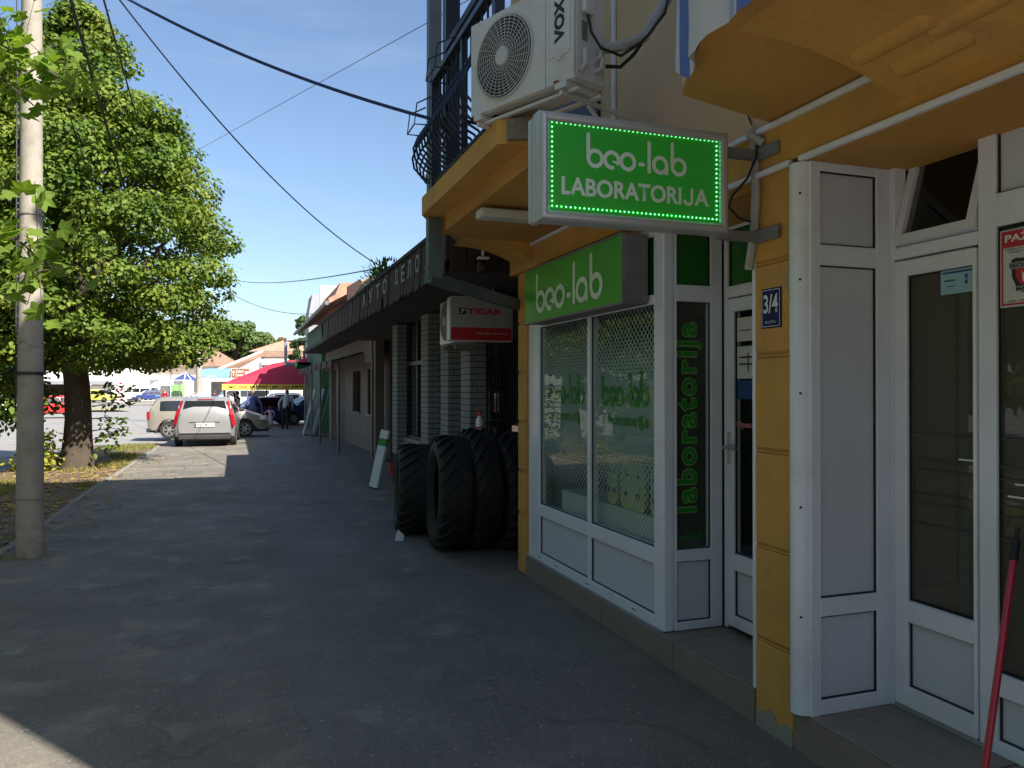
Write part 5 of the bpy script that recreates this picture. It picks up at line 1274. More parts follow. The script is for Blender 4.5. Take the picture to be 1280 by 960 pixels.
c10 = make_car('parked_van', 'white van parked behind the red market canopy', M_carw, 4.8, 1.9, 1.1, 1.9, 'van', cat='van', detail=False); x, y = PW(301, 66); put(c10, x, y, 190, -.2)
c11 = make_car('parked_car', 'white car parked behind the red canopy, right of the white van', M_carw, 4.2, 1.74, .95, 1.5, 'hatch', detail=False); x, y = PW(345, 62); put(c11, x, y, 185, -.2)
c12 = make_car('parked_car', 'white car at the far left, half hidden by shaded branches', M_carw, 4.2, 1.74, .95, 1.45, 'hatch', detail=False); x, y = PW(8, 56); put(c12, x, y, 195, -.24)

# ================================================================== PEOPLE
def blob_mesh(name, parts, mat, parent, vox=.018, label=None):
    m = MB()
    for p in parts:
        if p[0] == 'e': m.ell(p[1], p[2], 14, 10)
        else:
            m.tube(p[1], p[2], 10)
            for q, r in ((p[1][0], p[2][0]), (p[1][-1], p[2][-1])): m.ell(q, (r, r, r), 10, 6)
    me = bpy.data.meshes.new('x'); me.from_pydata(m.v, [], m.f)
    o = bpy.data.objects.new('x', me); C.objects.link(o)
    md = o.modifiers.new('r', 'REMESH'); md.mode = 'VOXEL'; md.voxel_size = vox; md.use_smooth_shade = True
    ms = o.modifiers.new('s', 'SMOOTH'); ms.iterations = 3
    dg = bpy.context.evaluated_depsgraph_get(); me2 = bpy.data.meshes.new_from_object(o.evaluated_get(dg))
    bpy.data.objects.remove(o); me2.name = name; me2.materials.clear(); me2.materials.append(mat)
    me2.polygons.foreach_set('use_smooth', [True]*len(me2.polygons))
    r = bpy.data.objects.new(name, me2); C.objects.link(r); r.parent = parent
    if label: r['label'] = label
    return r
def person(label, x, y, deg, H, top, bot, hair, pose, hairlong=False, skirt=False):
    """faces +y before rotation; pose gives hand and foot targets"""
    t = thing('person', label, 'person', (x, y, gz(y)), R(deg)); k = H/1.75
    V = lambda a, b, c: (a*k, b*k, c*k)
    hip = .92; lean = pose.get('lean', 0)
    sh = Vector((0, lean*.35, 1.44)); hd = Vector((0, lean*.42, 1.63))
    body = [('e', V(hd.x, hd.y, hd.z), V(.075, .095, .115)), ('t', [V(sh.x, sh.y, 1.42), V(hd.x, hd.y, 1.56)], [.055*k, .05*k]), ('e', V(0, hd.y+.09, 1.615), V(.014, .022, .02)), ('e', V(.08, hd.y-.005, 1.625), V(.012, .02, .03)), ('e', V(-.08, hd.y-.005, 1.625), V(.012, .02, .03))]
    shirt = [('t', [V(0, 0, hip+.02), V(0, lean*.15, 1.15), V(sh.x, sh.y, 1.36)], [.15*k, .135*k, .15*k]), ('t', [V(-.17, sh.y, 1.40), V(.17, sh.y, 1.40)], [.065*k, .065*k])]
    body += [('t', [V(0, 0, hip), V(sh.x, sh.y, 1.38)], [.11*k, .12*k])]
    trou = [('t', [V(-.06, 0, hip), V(.06, 0, hip)], [.145*k, .145*k])]
    shoes = []
    for s, key in ((-1, 'l'), (1, 'r')):
        hand = pose.get('h'+key, (s*.28, .03, .78)); el = ((s*.25+hand[0])/2+s*.03, (sh.y+hand[1])/2-.05, (1.40+hand[2])/2)
        foot = pose.get('f'+key, (s*.10, 0)); kn = (s*.10, foot[1]*.5+.05, .50)
        S0, E_, Hn = V(s*.20, sh.y, 1.39), V(*el), V(*hand)
        body += [('t', [S0, E_, Hn], [.05*k, .04*k, .028*k]), ('t', [V(s*.09, 0, .88), V(*kn), V(foot[0], foot[1], .09)], [.08*k, .055*k, .04*k])]
        hv = (Vector(Hn)-Vector(E_)).normalized()
        palm = Vector(Hn)+hv*.045*k; body.append(('t', [Hn, tuple(palm)], [.026*k, .032*k]))
        side = hv.orthogonal().normalized()
        for f in range(4): q = palm+side*(f-1.5)*.019*k; body.append(('t', [tuple(q), tuple(q+hv*(.075-.008*abs(f-1.3))*k)], [.010*k, .009*k]))
        body.append(('t', [tuple(palm-side*.02*k), tuple(palm-side*.055*k+hv*.035*k)], [.011*k, .009*k]))
        Hs = Vector(Hn)-hv*.03*k
        shirt.append(('t', [S0, E_, tuple(Hs)], [.068*k, .056*k, .042*k]))
        if not skirt: trou.append(('t', [V(s*.085, 0, .88), V(*kn), V(foot[0], foot[1], .10)], [.105*k, .078*k, .062*k]))
        shoes.append((foot, s))
    if skirt: trou.append(('t', [V(0, 0, .9), V(0, 0, .42)], [.15*k, .24*k]))
    blob_mesh('body', body, M_skin, t, .014); blob_mesh('top_garment', shirt, top, t, .02); blob_mesh('trousers' if not skirt else 'skirt', trou, bot, t, .02)
    for (foot, s) in shoes:
        m = MB(); m.ell(V(foot[0], foot[1]+.05, .045), V(.05, .13, .048), 12, 8); m.build('shoe', M_blk if not pose.get('pale') else M_white, t, world=False, smooth=True)
    hp = [('e', V(hd.x, hd.y-.018, hd.z+.03), V(.086, .098, .105))]
    if hairlong: hp.append(('t', [V(0, hd.y-.06, 1.62), V(0, hd.y-.10, 1.42)], [.08*k, .05*k]))
    blob_mesh('hair', hp, hair, t, .014)
    return t
M_hairb = pmat('brown hair', (.10, .05, .025), .7, .2); M_hairg = pmat('grey brown hair', (.2, .15, .11), .8, .2)
M_jump = pmat('blue jumper', (.07, .09, .22), .9, .1); M_jean = pmat('blue jeans', (.05, .07, .14), .9, .15)
M_shirt = pmat('pale grey shirt', (.38, .36, .35), .9, .1); M_dk = pmat('black cloth', (.012, .012, .015), .9, .2)
M_pk = pmat('pale pink dress', (.5, .32, .33), .9, .1); M_dkc = pmat('dark maroon cloth', (.06, .02, .03), .9, .1)
person('person in blue jumper and jeans seen from behind, holding the small child by the hand', .62, 37.2, 0, 1.74, M_jump, M_jean, M_hairg, {'hr': (.40, .05, .80), 'hl': (-.30, -.02, .80), 'fl': (-.12, .12), 'fr': (.12, -.14), 'pale': True})
person('small child with brown hair walking between the two adults and holding a hand', 1.36, 37.0, 0, 1.0, M_pk, M_pk, M_hairb, {'hl': (-.42, .05, 1.18), 'hr': (.30, .0, 1.0)}, True, True)
person('person in a pale grey shirt and dark trousers bending forward beside the child', 1.98, 36.5, -20, 1.75, M_shirt, M_dk, M_hairb, {'lean': .7, 'hl': (-.32, .15, .92), 'hr': (.22, .35, .95), 'fl': (-.14, .05), 'fr': (.12, -.12)})
person('person in black with one arm raised to the head behind the sand hatchback', -.05, 39.5, 60, 1.70, M_dk, M_dkc, M_hairb, {'hl': (-.12, .12, 1.70), 'hr': (.25, .2, 1.1)})
x, y = PW(268, 62); person('person in dark maroon clothing walking far off, left of the canopy post', x, y, 30, 1.7, M_dkc, M_jean, M_hairb, {'fl': (-.1, .15), 'fr': (.1, -.15)})
x, y = PW(206, 92); person('person in a red top standing far off by the blue bins', x, y, 160, 1.75, M_carr, M_jean, M_hairb, {})

# ================================================================== POLES AND WIRES
def pole(label, x, y, r0, r1, h, paint=None):
    t = thing('utility_pole', label, 'pole', (x, y, gz(y)), 0, 'round concrete utility poles on the line along the pavement')
    b = MB(); zs = [-.1+(h+.1)*k/12 for k in range(13)]
    b.tube([(x, y, gz(y)+z) for z in zs], [lerp(r0, r1, k/12) for k in range(13)], 28); b.build('shaft', M_pole, t, smooth=True)
    return t
p1 = pole('near round concrete utility pole at the left pavement edge with a steel strap', -1.905, 8.72, .123, .075, 7.4)
b = MB(); b.tube([(-1.905, 8.72, 1.752), (-1.905, 8.72, 1.785)], .1155, 28); b.build('strap', M_plast, p1)
b = MB(); b.tube([(-2.015, 8.66, z) for z in (1.4, 1.9, 2.6, 3.6, 5, 6.5)], .008, 5); b.tube([(-2.04, 8.66, 2.46), (-2.10, 8.62, 2.50), (-2.12, 8.60, 2.52)], .006, 5); b.tube([(-2.03, 8.66, 1.83), (-2.12, 8.62, 1.77), (-2.18, 8.6, 1.72)], .005, 5); b.build('earth_wire', M_cable, p1)
b = MB()
for (z, r_) in ((3.3, .1105), (4.6, .1), (.55, .1225)): b.tube([(-1.905, 8.72, z), (-1.905, 8.72, z+.012)], r_, 28)
b.tube([(-1.905+.115*math.cos(R(q)), 8.72+.115*math.sin(R(q)), 2.05+.03*math.sin(q)) for q in range(180, 361, 20)], .004, 4); b.build('binding_wire', M_alud, p1)
b = MB(); b.box((-2.5, 8.67, 6.75), (-1.3, 8.77, 6.85)); b.build('crossarm', M_alud, p1)
x, y = PW(248.5, 45)
p2 = pole('far concrete utility pole with white painted foot beyond the parked cars', x, y, .19, .13, 8.5)
b = MB(); b.tube([(x, y, gz(y)), (x, y, gz(y)+1.6)], [.197, .192], 24); b.build('painted_foot', M_white, p2, smooth=True)
def wire(a, bb, sag, r, mat, label):
    a, bb = Vector(a), Vector(bb); pts = []
    for k in range(25):
        t = k/24; p = a.lerp(bb, t); p.z -= sag*4*t*(1-t); pts.append(p)
    m = MB(); m.tube(pts, r, 6); o = m.build('wire', mat); tag(o, label, 'wire', 'overhead wires')
def at(px, py, d):
    u, v = (px-640)/980*d, -(py-480)/980*d; pt = math.atan(6/980)
    f, z = d*math.cos(pt)-v*math.sin(pt), d*math.sin(pt)+v*math.cos(pt)
    return (u*math.cos(YAW)+f*math.sin(YAW), -u*math.sin(YAW)+f*math.cos(YAW), CAM_H+z)
wire((-1.80, 8.7, 6.35), (-2.2, 22, 4.9), .12, .022, M_cable, 'thick black bundled cable from the near pole into the tree crown, left of the two')
wire((-1.72, 8.7, 7.22), (-2.2, 48.0, 6.3), .55, .016, M_cable, 'black cable from the near pole along the street into the crown, right of the two')
wire((-1.98, 8.7, 5.75), (-2.3, 16, 4.6), .05, .008, M_cable, 'thin black wire close beside the near pole running down into the tree')
wire(at(60, -120, 7.6), at(474, 332, 13.2), .40, .009, M_cable, 'thin black wire sagging from the near pole to the roof weed on the brown canopy')
wire(at(60, -62, 7.6), at(537, 148, 5.8), .16, .013, M_cableb, 'thick blue black cable sagging across the sky to the balcony railing')
wire(at(225, 200, 30), at(600, -8, 12), .0, .007, M_cable, 'faint thin wire crossing the sky behind the others, rising to the right')
wire(at(278, 346, 40), at(474, 335, 13.4), .28, .011, M_cable, 'thin wire level above the far roofs, ending at the canopy roof')
wire(at(270, 355, 42), at(395, 392, 38), .5, .014, M_cable, 'thin wire sagging from the tree to the grey gable, lowest in the sky')

# ================================================================== MARKET CANOPY
cn = thing('market_canopy', 'raspberry red pitched market canopy with yellow valance lettered MD DIS partner', 'canopy', (1.4, 40, -.2))
cx0, cx1, cy0, cy1, cz = -.72, 3.55, 39.0, 43.0, 1.84
b = MB(); ap0, ap1 = (1.55, 40.6, 2.86), (4.6, 40.8, 3.45)
b.add([(cx0, cy0, cz), (cx1+1.2, cy0, cz), (cx1+1.2, cy1, cz), (cx0, cy1, cz), ap0, ap1], [(0, 1, 5, 4), (1, 2, 5), (2, 3, 4, 5), (3, 0, 4)])
b.build('roof', M_pinkc, cn)
b = MB(); b.box((cx0, cy0-.012, 1.56), (cx1+.2, cy0, cz)); b.box((cx0-.012, cy0, 1.56), (cx0, cy1, cz)); b.build('valance', M_yelc, cn)
for (s, x0, w, m) in (('MD', -.40, .28, M_blk), ('DIS', .05, .34, M_red), ('partner', .52, .80, M_blk), ('MD', 1.52, .28, M_blk), ('DIS', 1.97, .34, M_red), ('partner', 2.42, .78, M_blk)):
    text('lettering', s, m, cn, axesY(), (x0, cy0-.016, 1.635), (w, .12 if s != 'partner' else .15), .02)
for (x, y) in ((cx0+.08, cy0+.05), (cx1, cy0+.05), (cx0+.08, cy1-.05), (cx1, cy1-.05), (1.4, cy1-.05)):
    b = MB(); b.box((x-.03, y-.03, gz(y)), (x+.03, y+.03, cz)); b.build('post', M_blk, cn)

# ================================================================== FAR BUILDINGS (frames turned to face us)
def fthing(name, label, cat, px, d): x, y = PW(px, d); return thing(name, label, cat, (x, y, -.2), -YAW)
def house(name, label, px0, px1, d, eave, ridge, wall, roofm, depth=10, hip=1.0, over=.5, wins=(), winm=None):
    """front wall of width px0..px1 at depth d; heights in metres above the lot"""
    t = fthing(name, label, 'building', (px0+px1)/2, d); w = (px1-px0)/980*d/2
    b = MB(); b.box((-w, 0, 0), (w, depth, eave)); b.build('wall', wall, t, world=False)
    hx = min(w*.95, depth*.5)*hip
    b = MB(); o = over; e0 = [(-w-o, -o, eave), (w+o, -o, eave), (w+o, depth+o, eave), (-w-o, depth+o, eave)]
    r0 = [(-w-o+hx, depth/2, ridge), (w+o-hx, depth/2, ridge)]
    b.add(e0+r0, [(0, 1, 5, 4), (1, 2, 5), (2, 3, 4, 5), (3, 0, 4), (3, 2, 1, 0)]); b.build('roof', roofm, t, world=False)
    b = MB(); b.box((-w-o, -o-.08, eave-.14), (w+o, -o, eave-.003)); b.build('gutter', M_alud, t, world=False)
    for (a, c, z0, z1) in wins:
        g = MB(); g.box((a-.08, -.04, z0-.08), (c+.08, -.004, z1+.08)); f = g.build('window', M_wrend, t, world=False)
        g = MB(); g.box((a, -.06, z0), (c, -.042, z1)); g.build('pane', winm or M_win, f, world=False)
        g = MB(); g.box((a-.12, -.14, z0-.14), (c+.12, -.041, z0-.085)); g.build('sill', M_conc, f, world=False)
    return t
h1 = house('cream_house', 'long cream house with orange brown hipped roof behind the far parked cars', 150, 268, 118, 5.2, 9.6, M_cream, M_tiler, 12, .9, .7, [(-2.9, -1.3, 1.3, 3.2), (-7.0, -5.6, 1.3, 3.2), (1.0, 2.4, 1.3, 3.2), (4.0, 5.3, 1.3, 3.2)], M_alud)
b = MB(); 
for xx in (-5.0, 0.6): b.tube([(xx, -.08, 0), (xx, -.08, 5.0)], .07, 6)
b.build('downpipe', M_alud, h1, world=False)
h2 = house('orange_roofed_house', 'white house with bright orange tiled roof half hidden by the tree crown', 118, 176, 124, 6.6, 10.5, M_wrend, M_tileo, 10, .4)
h3 = fthing('white_hall', 'large white flat roofed hall with an open shaded bay, right of the tree trunk', 'building', 108, 108); 
b = MB(); b.box((-9, 0, 2.9), (4, 12, 8.2)); b.box((-1.2, .3, 0), (4, 12, 2.9)); b.box((-9, 6, 0), (-1.2, 6.3, 2.9)); b.build('wall', M_wrend, h3, world=False)
b = MB(); b.box((-9.2, -1.6, 2.45), (4.1, -.01, 2.85)); b.build('canopy_edge', M_grey, h3, world=False)
b = MB(); b.box((-9, 5.5, 0), (-1.2, 5.9, 2.4)); b.build('back_wall', M_brown, h3, world=False)
h3b = house('white_tower_house', 'narrow tall white house between the white hall and the cream house', 147, 163, 112, 6.4, 7.6, M_wrend, M_tileo, 6, .5, .2, [(-.6, .3, 3.4, 4.6)])
ps = fthing('poster_column', 'white post with red printing standing beside the yellow taxi', 'post', 152, 98); b = MB(); b.box((-.35, 0, 0), (.35, .3, 2.9)); b.build('panel', M_wrend, ps, world=False)
b = MB()
for k in range(6): b.box((-.28, -.02, .3+k*.42), (.1, -.005, .52+k*.42))
b.build('print', M_red, ps, world=False)
# house with long brown roof and white gable
h4 = fthing('brown_roofed_house', 'low white house with a long sloping brown roof behind the red canopy', 'building', 325, 84)
X = lambda px: (px-325)/980*84
ZZ = lambda py: CAM_H+(486-py)/980*84+.2
b = MB(); b.prism([(X(262), ZZ(466)), (X(313), ZZ(437)), (X(400), ZZ(437)), (X(400), ZZ(446)), (X(326), ZZ(446)), (X(300), ZZ(461))], lambda p: (p[0], 0 if p[1] < ZZ(440) else 4, p[1]), lambda p: (p[0], 9, p[1]+.05)); b.build('roof', M_tiler, h4, world=False)
b = MB(); b.prism([(X(262), ZZ(467.3)), (X(313), ZZ(438.3)), (X(313), ZZ(435.5)), (X(262), ZZ(464.8))], lambda p: (p[0], -.2 if p[1] < ZZ(440) else 3.9, p[1]), lambda p: (p[0], .3 if p[1] < ZZ(440) else 4.3, p[1])); b.build('barge_board', M_wrend, h4, world=False)
b = MB(); b.prism([(X(300), 0), (X(332), 0), (X(329), ZZ(463)), (X(326.5), ZZ(447)), (X(298), ZZ(462.5))], lambda p: (p[0], -.5, p[1]), lambda p: (p[0], -.1, p[1])); b.build('gable_wall', M_wrend, h4, world=False)
b = MB(); b.box((X(326), .3, 0), (X(400), 8, ZZ(447))); b.box((X(264), .6, 0), (X(300), 8, ZZ(467))); b.build('wall', M_cream, h4, world=False)
b = MB(); b.box((X(330), -.8, ZZ(456)), (X(374), .2, ZZ(449.5))); b.build('sign_board', M_wrend, h4, world=False)
b = MB(); b.box((X(264), -.05, 0), (X(299), .55, ZZ(477))); b.build('porch', M_dkw, h4, world=False)
aw = fthing('blue_awning', 'rounded light blue shop awning left of the brown direction sign', 'awning', 272, 80)
xx = lambda px: (px-272)/980*80
M_aw = pmat('light blue awning cloth', (.16, .30, .52), .8, .08)
prof = [(-1.5, CAM_H+.25+(486-473.5)/980*80), (-1.45, CAM_H+.25+(486-471)/980*80), (-1.2, CAM_H+.2+(486-465)/980*80), (-.7, CAM_H+.2+(486-462)/980*80), (0, CAM_H+.2+(486-460.5)/980*80)]
b = MB(); vs = []; fs = []
for (yy, z) in prof: vs += [(xx(254+(yy+1.5)*4.0), yy, z), (xx(293), yy, z)]
for i in range(4): fs.append((2*i, 2*i+1, 2*i+3, 2*i+2))
b.add(vs, fs); b.add([vs[0], vs[2], vs[4], vs[6], vs[8], (vs[8][0], 0, vs[0][2])], [(0, 1, 2, 3, 4, 5)]); b.build('cloth', M_aw, aw, world=False)
me = textmesh('ČAROLIJA', .02); place2d(me, axesY(), Vector((xx(263), -1.52, prof[0][1]+.03)), (1.2, .3)); me.materials.clear(); me.materials.append(M_white); o = bpy.data.objects.new('lettering', me); C.objects.link(o); o.parent = aw
b = MB(); b.box((xx(254), -1.53, prof[0][1]-.12), (xx(293), -1.49, prof[0][1]-.003)); b.build('hem', M_wrend, aw, world=False)
h5 = house('distant_house', 'small white house with pinkish roof seen over the long brown roof', 318, 392, 112, 7.2, 9.0, M_wrend, M_tilep, 8, .9, .6)
# brown direction sign
ds = fthing('direction_sign', 'brown direction sign with white arrow and lettering on posts before the blue awning', 'sign', 300.5, 60)
b = MB(); b.box((-.72, 0, 2.62), (.72, .05, 3.40)); b.build('board', M_white, ds, world=False)
M_bsg = pmat('brown sign print', (.33, .12, .05), .6, .08)
b = MB(); b.box((-.68, -.006, 2.66), (.68, -.002, 3.36)); b.build('face', M_bsg, ds, world=False)
b = MB(); b.box((-.56, -.012, 2.80), (-.50, -.008, 3.06)); b.pry([(-.63, 3.05), (-.43, 3.05), (-.53, 3.25)], -.012, -.008); b.box((.36, -.012, 2.85), (.62, -.008, 3.15)); b.build('arrow', M_white, ds, world=False)
for s, z in (('Zeleni', 3.06), ('Centar', 2.78)):
    me = textmesh(s, .02); place2d(me, axesY(), Vector((-.36, -.012, z)), (.60, .2)); me.materials.clear(); me.materials.append(M_white); o = bpy.data.objects.new('lettering', me); C.objects.link(o); o.parent = ds
for xx_ in (-.5, .5): b = MB(); b.tube([(xx_, .08, -.1), (xx_, .08, 3.4)], .035, 8); b.build('post', M_alud, ds, world=False)
# market stall tent, kiosk, bins
tt = fthing('stall_tent', 'small pointed blue and white tent roof over a market stall', 'tent', 232, 90)
xx = lambda px: (px-232)/980*90
b = MB(); zt = CAM_H+.2
M_tent = pmat('navy tent cloth', (.04, .06, .2), .8, .1)
apx = (0, 0, zt+1.9); e = [(xx(219), -1.2, zt+.95), (xx(245), -1.2, zt+.95), (xx(245), 1.2, zt+.95), (xx(219), 1.2, zt+.95)]
b.add(e+[apx], [(0, 1, 4), (1, 2, 4), (2, 3, 4), (3, 0, 4)]); b.build('roof', M_tent, tt, world=False)
b = MB(); b.tube([apx, e[0]], .05, 5); b.tube([apx, e[1]], .05, 5); b.tube([e[0], e[1]], .06, 5); b.tube([apx, (.35, -1.22, zt+.97)], .05, 5)
for q in e: b.tube([(q[0], q[1], 0), q], .035, 5)
b.build('frame', M_wrend, tt, world=False)
M_kg = pmat('pale green kiosk', (.25, .42, .18), .7, .1)
kk = fthing('green_kiosk', 'pale green kiosk cabinet beside the blue and white tent', 'kiosk', 222, 92); b = MB(); b.bbox((-.9, 0, 0), (.45, 1, 2.3), .05); b.build('body', M_kg, kk, world=False); b = MB(); b.box((-2.1, .1, 0), (-.95, 1.1, 2.2)); b.build('side_wall', M_alud, kk, world=False); b = MB(); b.box((-.3, -.02, .3), (.1, -.005, .8)); b.build('hatch', M_gren, kk, world=False)
M_bin = pmat('blue bin plastic', (.05, .25, .55), .5, .1)
for i, px in enumerate((198, 204)):
    bb_ = fthing('bin', 'blue rubbish bin by the white parasol, %s of the two' % ('left' if i == 0 else 'right'), 'bin', px, 94); b = MB(); b.bbox((-.28, 0, 0), (.28, .5, .95), .04); b.build('body', M_bin, bb_, world=False); b = MB(); b.bbox((-.30, -.03, .955), (.30, .53, 1.03), .02); b.build('lid', M_lblue, bb_, world=False)
pr = fthing('parasol', 'white market parasol far off beside the cream house', 'parasol', 195, 96); b = MB(); vs = [(0, 0, 2.75)]+[(1.0*math.cos(k*.785)*.95, 1.0*math.sin(k*.785), 2.0) for k in range(8)]; b.add(vs, [(0, 1+k, 1+(k+1) % 8) for k in range(8)]); b.build('canopy', M_wrend, pr, world=False); b = MB(); b.tube([(0, 0, 0), (0, 0, 2.7)], .03, 6); b.build('pole', M_alud, pr, world=False)
M_stall = pmat('stall goods', (.4, .1, .06), .8, .5, 8)
sg = fthing('market_stall', 'low stall table heaped with red goods under the blue tent', 'stall', 233, 89); b = MB(); b.box((-1.0, 0, .6), (1.0, .8, .68)); b.build('table', M_wrend, sg, world=False)
b = MB()
for k in range(9): b.ell((-.8+.2*k, .3, .74), (.09, .1, .08+.04*(k % 3)), 8, 6)
b.build('goods', M_stall, sg, world=False)

# ================================================================== TREES
def leafcloud(name, mat, pts, size, parent, normals=None, seed=1, aspect=.8):
    """pts: (n,3) leaf centres; each leaf is a folded five point blade"""
    rg = np.random.default_rng(seed); n = len(pts)
    nrm = rg.normal(size=(n, 3)); nrm[:, 2] = np.abs(nrm[:, 2])+.35
    if normals is not None: nrm = nrm*.55+normals
    nrm /= np.linalg.norm(nrm, axis=1)[:, None]
    d = rg.normal(size=(n, 3)); d[:, 2] -= .5; d -= nrm*(d*nrm).sum(1)[:, None]; d /= np.linalg.norm(d, axis=1)[:, None]
    s = np.cross(nrm, d); sz = size*rg.uniform(.65, 1.25, n)[:, None]
    tmpl = [(-.5, 0, 0), (-.15, .48*aspect, .08), (.25, .36*aspect, .06), (.62, 0, -.06), (.25, -.36*aspect, .06), (-.15, -.48*aspect, .08)]
    V = np.stack([pts+d*sz*a+s*sz*b_+nrm*sz*c for a, b_, c in tmpl], 1).reshape(-1, 3)
    off = np.array(worldoff(parent)) if parent is not None else np.zeros(3)
    me = bpy.data.meshes.new(name); k = np.arange(n)*6
    me.vertices.add(n*6); me.vertices.foreach_set('co', (V-off).reshape(-1))
    F = np.stack([np.stack([k, k+1, k+2, k+3], 1), np.stack([k, k+3, k+4, k+5], 1)], 1).reshape(-1, 4)
    me.loops.add(F.size); me.loops.foreach_set('vertex_index', F.reshape(-1).astype(np.int32))
    me.polygons.add(len(F)); me.polygons.foreach_set('loop_start', (np.arange(len(F))*4).astype(np.int32)); me.polygons.foreach_set('loop_total', np.full(len(F), 4, np.int32))
    me.materials.append(mat); me.update(calc_edges=True)
    o = bpy.data.objects.new(name, me); C.objects.link(o); o.parent = parent; o['kind'] = 'stuff'; return o
def clumps(cs, per, seed, flat=.62):
    rg = np.random.default_rng(seed); P = []; N = []
    for (c, r) in cs:
        m = int(per*(r/.5)**2); v = rg.normal(size=(m, 3)); v /= np.linalg.norm(v, axis=1)[:, None]
        rr = r*rg.uniform(.55, 1.06, m)**.7
        p = v*rr[:, None]; p[:, 2] *= flat
        P.append(np.array(c)+p+rg.normal(size=(m, 3))*.03); N.append(v*np.array([1, 1, 1.0]))
    return np.concatenate(P), np.concatenate(N)
def limb(b, a, c, r0, r1, wig=.12, n=7, seed=0):
    a, c = Vector(a), Vector(c); pts = []; rs = []
    for k in range(n+1):
        t = k/n; p = a.lerp(c, t); q = Vector((noise.noise(p*1.3+Vector((seed, 0, 0))), noise.noise(p*1.3+Vector((0, seed, 5))), 0))*wig*(c-a).length*.5*math.sin(t*math.pi)
        pts.append(p+q); rs.append(lerp(r0, r1, t))
    b.tube(pts, rs, 9); return pts
# -- main lime tree
TX, TY_ = -3.16, 18.3
tr = thing('lime_tree', 'big sunlit lime tree on the verge beyond the near concrete pole', 'tree', (TX, TY_, 0))
b = MB(); n = 22
pts = []; rs = []
for k in range(13):
    z = -.05+k*.36; pts.append((TX+.06*math.sin(z*1.2)-.03*z, TY_+.05*math.cos(z), z)); rs.append(.255*(1+.5*math.exp(-max(0, z)*4.5))*(1-.055*z))
b.tube(pts, rs, n); tk = b.build('trunk', M_bark, tr, smooth=True)
for v in tk.data.vertices:
    w = Vector(v.co); a = math.atan2(w.y, w.x); v.co.x += .02*math.sin(a*7+w.z*2)+.015*noise.noise(w*5); v.co.y += .02*math.cos(a*9+w.z)
prof = [(2.0, 1.7), (2.5, 2.4), (3.2, 2.9), (4.2, 3.35), (5.2, 3.05), (6.3, 2.45), (7.4, 1.8), (8.3, 1.3), (9.0, .8), (9.5, .3)]
rg = random.Random(11); cs = []
for k in range(500):
    z = 2.2+7.3*rg.random()**1.15; a = rg.uniform(0, 2*math.pi); Rm = interp(prof, z)*(1+.10*noise.noise(Vector((math.cos(a)*2, math.sin(a)*2, z*.9)))+.14*noise.noise(Vector((a*3, z*2.2, 0))))
    q = rg.random(); r = Rm*(1-.45*q**2.2)
    cr = rg.uniform(.28, .80)*(1 if z < 7.6 else .6)
    cs.append(((TX+max(0, r-cr*.6)*math.cos(a), TY_+max(0, r-cr*.6)*math.sin(a), z), cr))
# hanging low branches towards the pavement and road
for (dx, dy_, z, r) in ((2.2, .2, 2.3, .42), (2.6, -.6, 2.55, .4), (1.5, -.9, 2.2, .4), (.9, -1.6, 2.45, .5), (-.8, -1.9, 2.3, .6), (-2.0, -1.8, 2.1, .6), (-2.7, -.8, 1.95, .6), (-1.4, -1.4, 1.9, .55), (-3.2, .5, 2.1, .7), (-3.3, -1.4, 2.6, .6), (1.9, -1.1, 2.35, .3), (2.9, .3, 2.9, .4)): cs.append(((TX+dx, TY_+dy_, z), r))
P, N = clumps(cs, 215, 5, .45)
leafcloud('crown', M_leaf, P, .086, tr, N*.9, 3)
b = MB()
for k in range(26):
    a = k*2.4; z0 = 2.6+.15*(k % 9); rr = 1.2+2.2*((k*37) % 10)/10; z1 = 3.2+5.2*((k*53) % 17)/17
    rr = min(rr, interp(prof, z1)*.85); limb(b, (TX, TY_, z0), (TX+rr*math.cos(a), TY_+rr*math.sin(a), z1), .085, .02, .15, 6, k)
limb(b, (TX, TY_, 4.0), (TX+.1, TY_, 9.2), .2, .03, .08, 9, 3)
b.build('limb', M_bark, tr, smooth=True)
# water shoots at the foot: yellow leaves left, dark sprigs right of the trunk
sp = []; spn = []
rg2 = np.random.default_rng(9)
for (x, y, z, rx, rz, m) in ((TX-.52, TY_-.35, .35, .20, .42, 260), (TX-.75, TY_-.3, .15, .3, .16, 200)):
    v = rg2.normal(size=(m, 3))*np.array([rx, .2, rz])*.6+np.array([x, y, z]); v[:, 2] = np.maximum(v[:, 2], .03); sp.append(v)
iv = thing('yellow_shoots', 'yellow green leafy shoots growing at the left foot of the lime tree', 'plant', (TX-.6, TY_-.4, 0)); leafcloud('leaves', M_leafy, np.concatenate(sp), .10, iv, None, 4)
b = MB()
for k in range(9): b.tube([(TX-.40+.02*k-.05, TY_-.35, 0), (TX-.5+.04*(k-4), TY_-.36, .35+.07*(k % 4))], .008, 4)
b.build('stem', M_bark, iv)
sp = []
b = MB()
for k, (z, l, dz) in enumerate(((.55, .55, .15), (.75, .75, .0), (1.0, .7, -.05), (1.25, .8, .05), (1.55, .62, -.1), (.35, .6, .1), (1.7, .9, -.12))):
    a = Vector((TX+.30, TY_-.1, z)); c = Vector((TX+.30+l, TY_-.3-.1*(k % 3), z+dz)); b.tube([a, (a+c)/2+Vector((0, 0, .06)), c], [.012, .008, .004], 5)
    for j in range(26): t = .25+.75*rnd.random(); q = a.lerp(c, t)+Vector((rnd.gauss(0, .05), rnd.gauss(0, .06), rnd.gauss(0, .05))); sp.append(tuple(q))
b.build('twig', M_bark, tr); leafcloud('shoot_leaves', M_leaf, np.array(sp), .11, tr, None, 6)
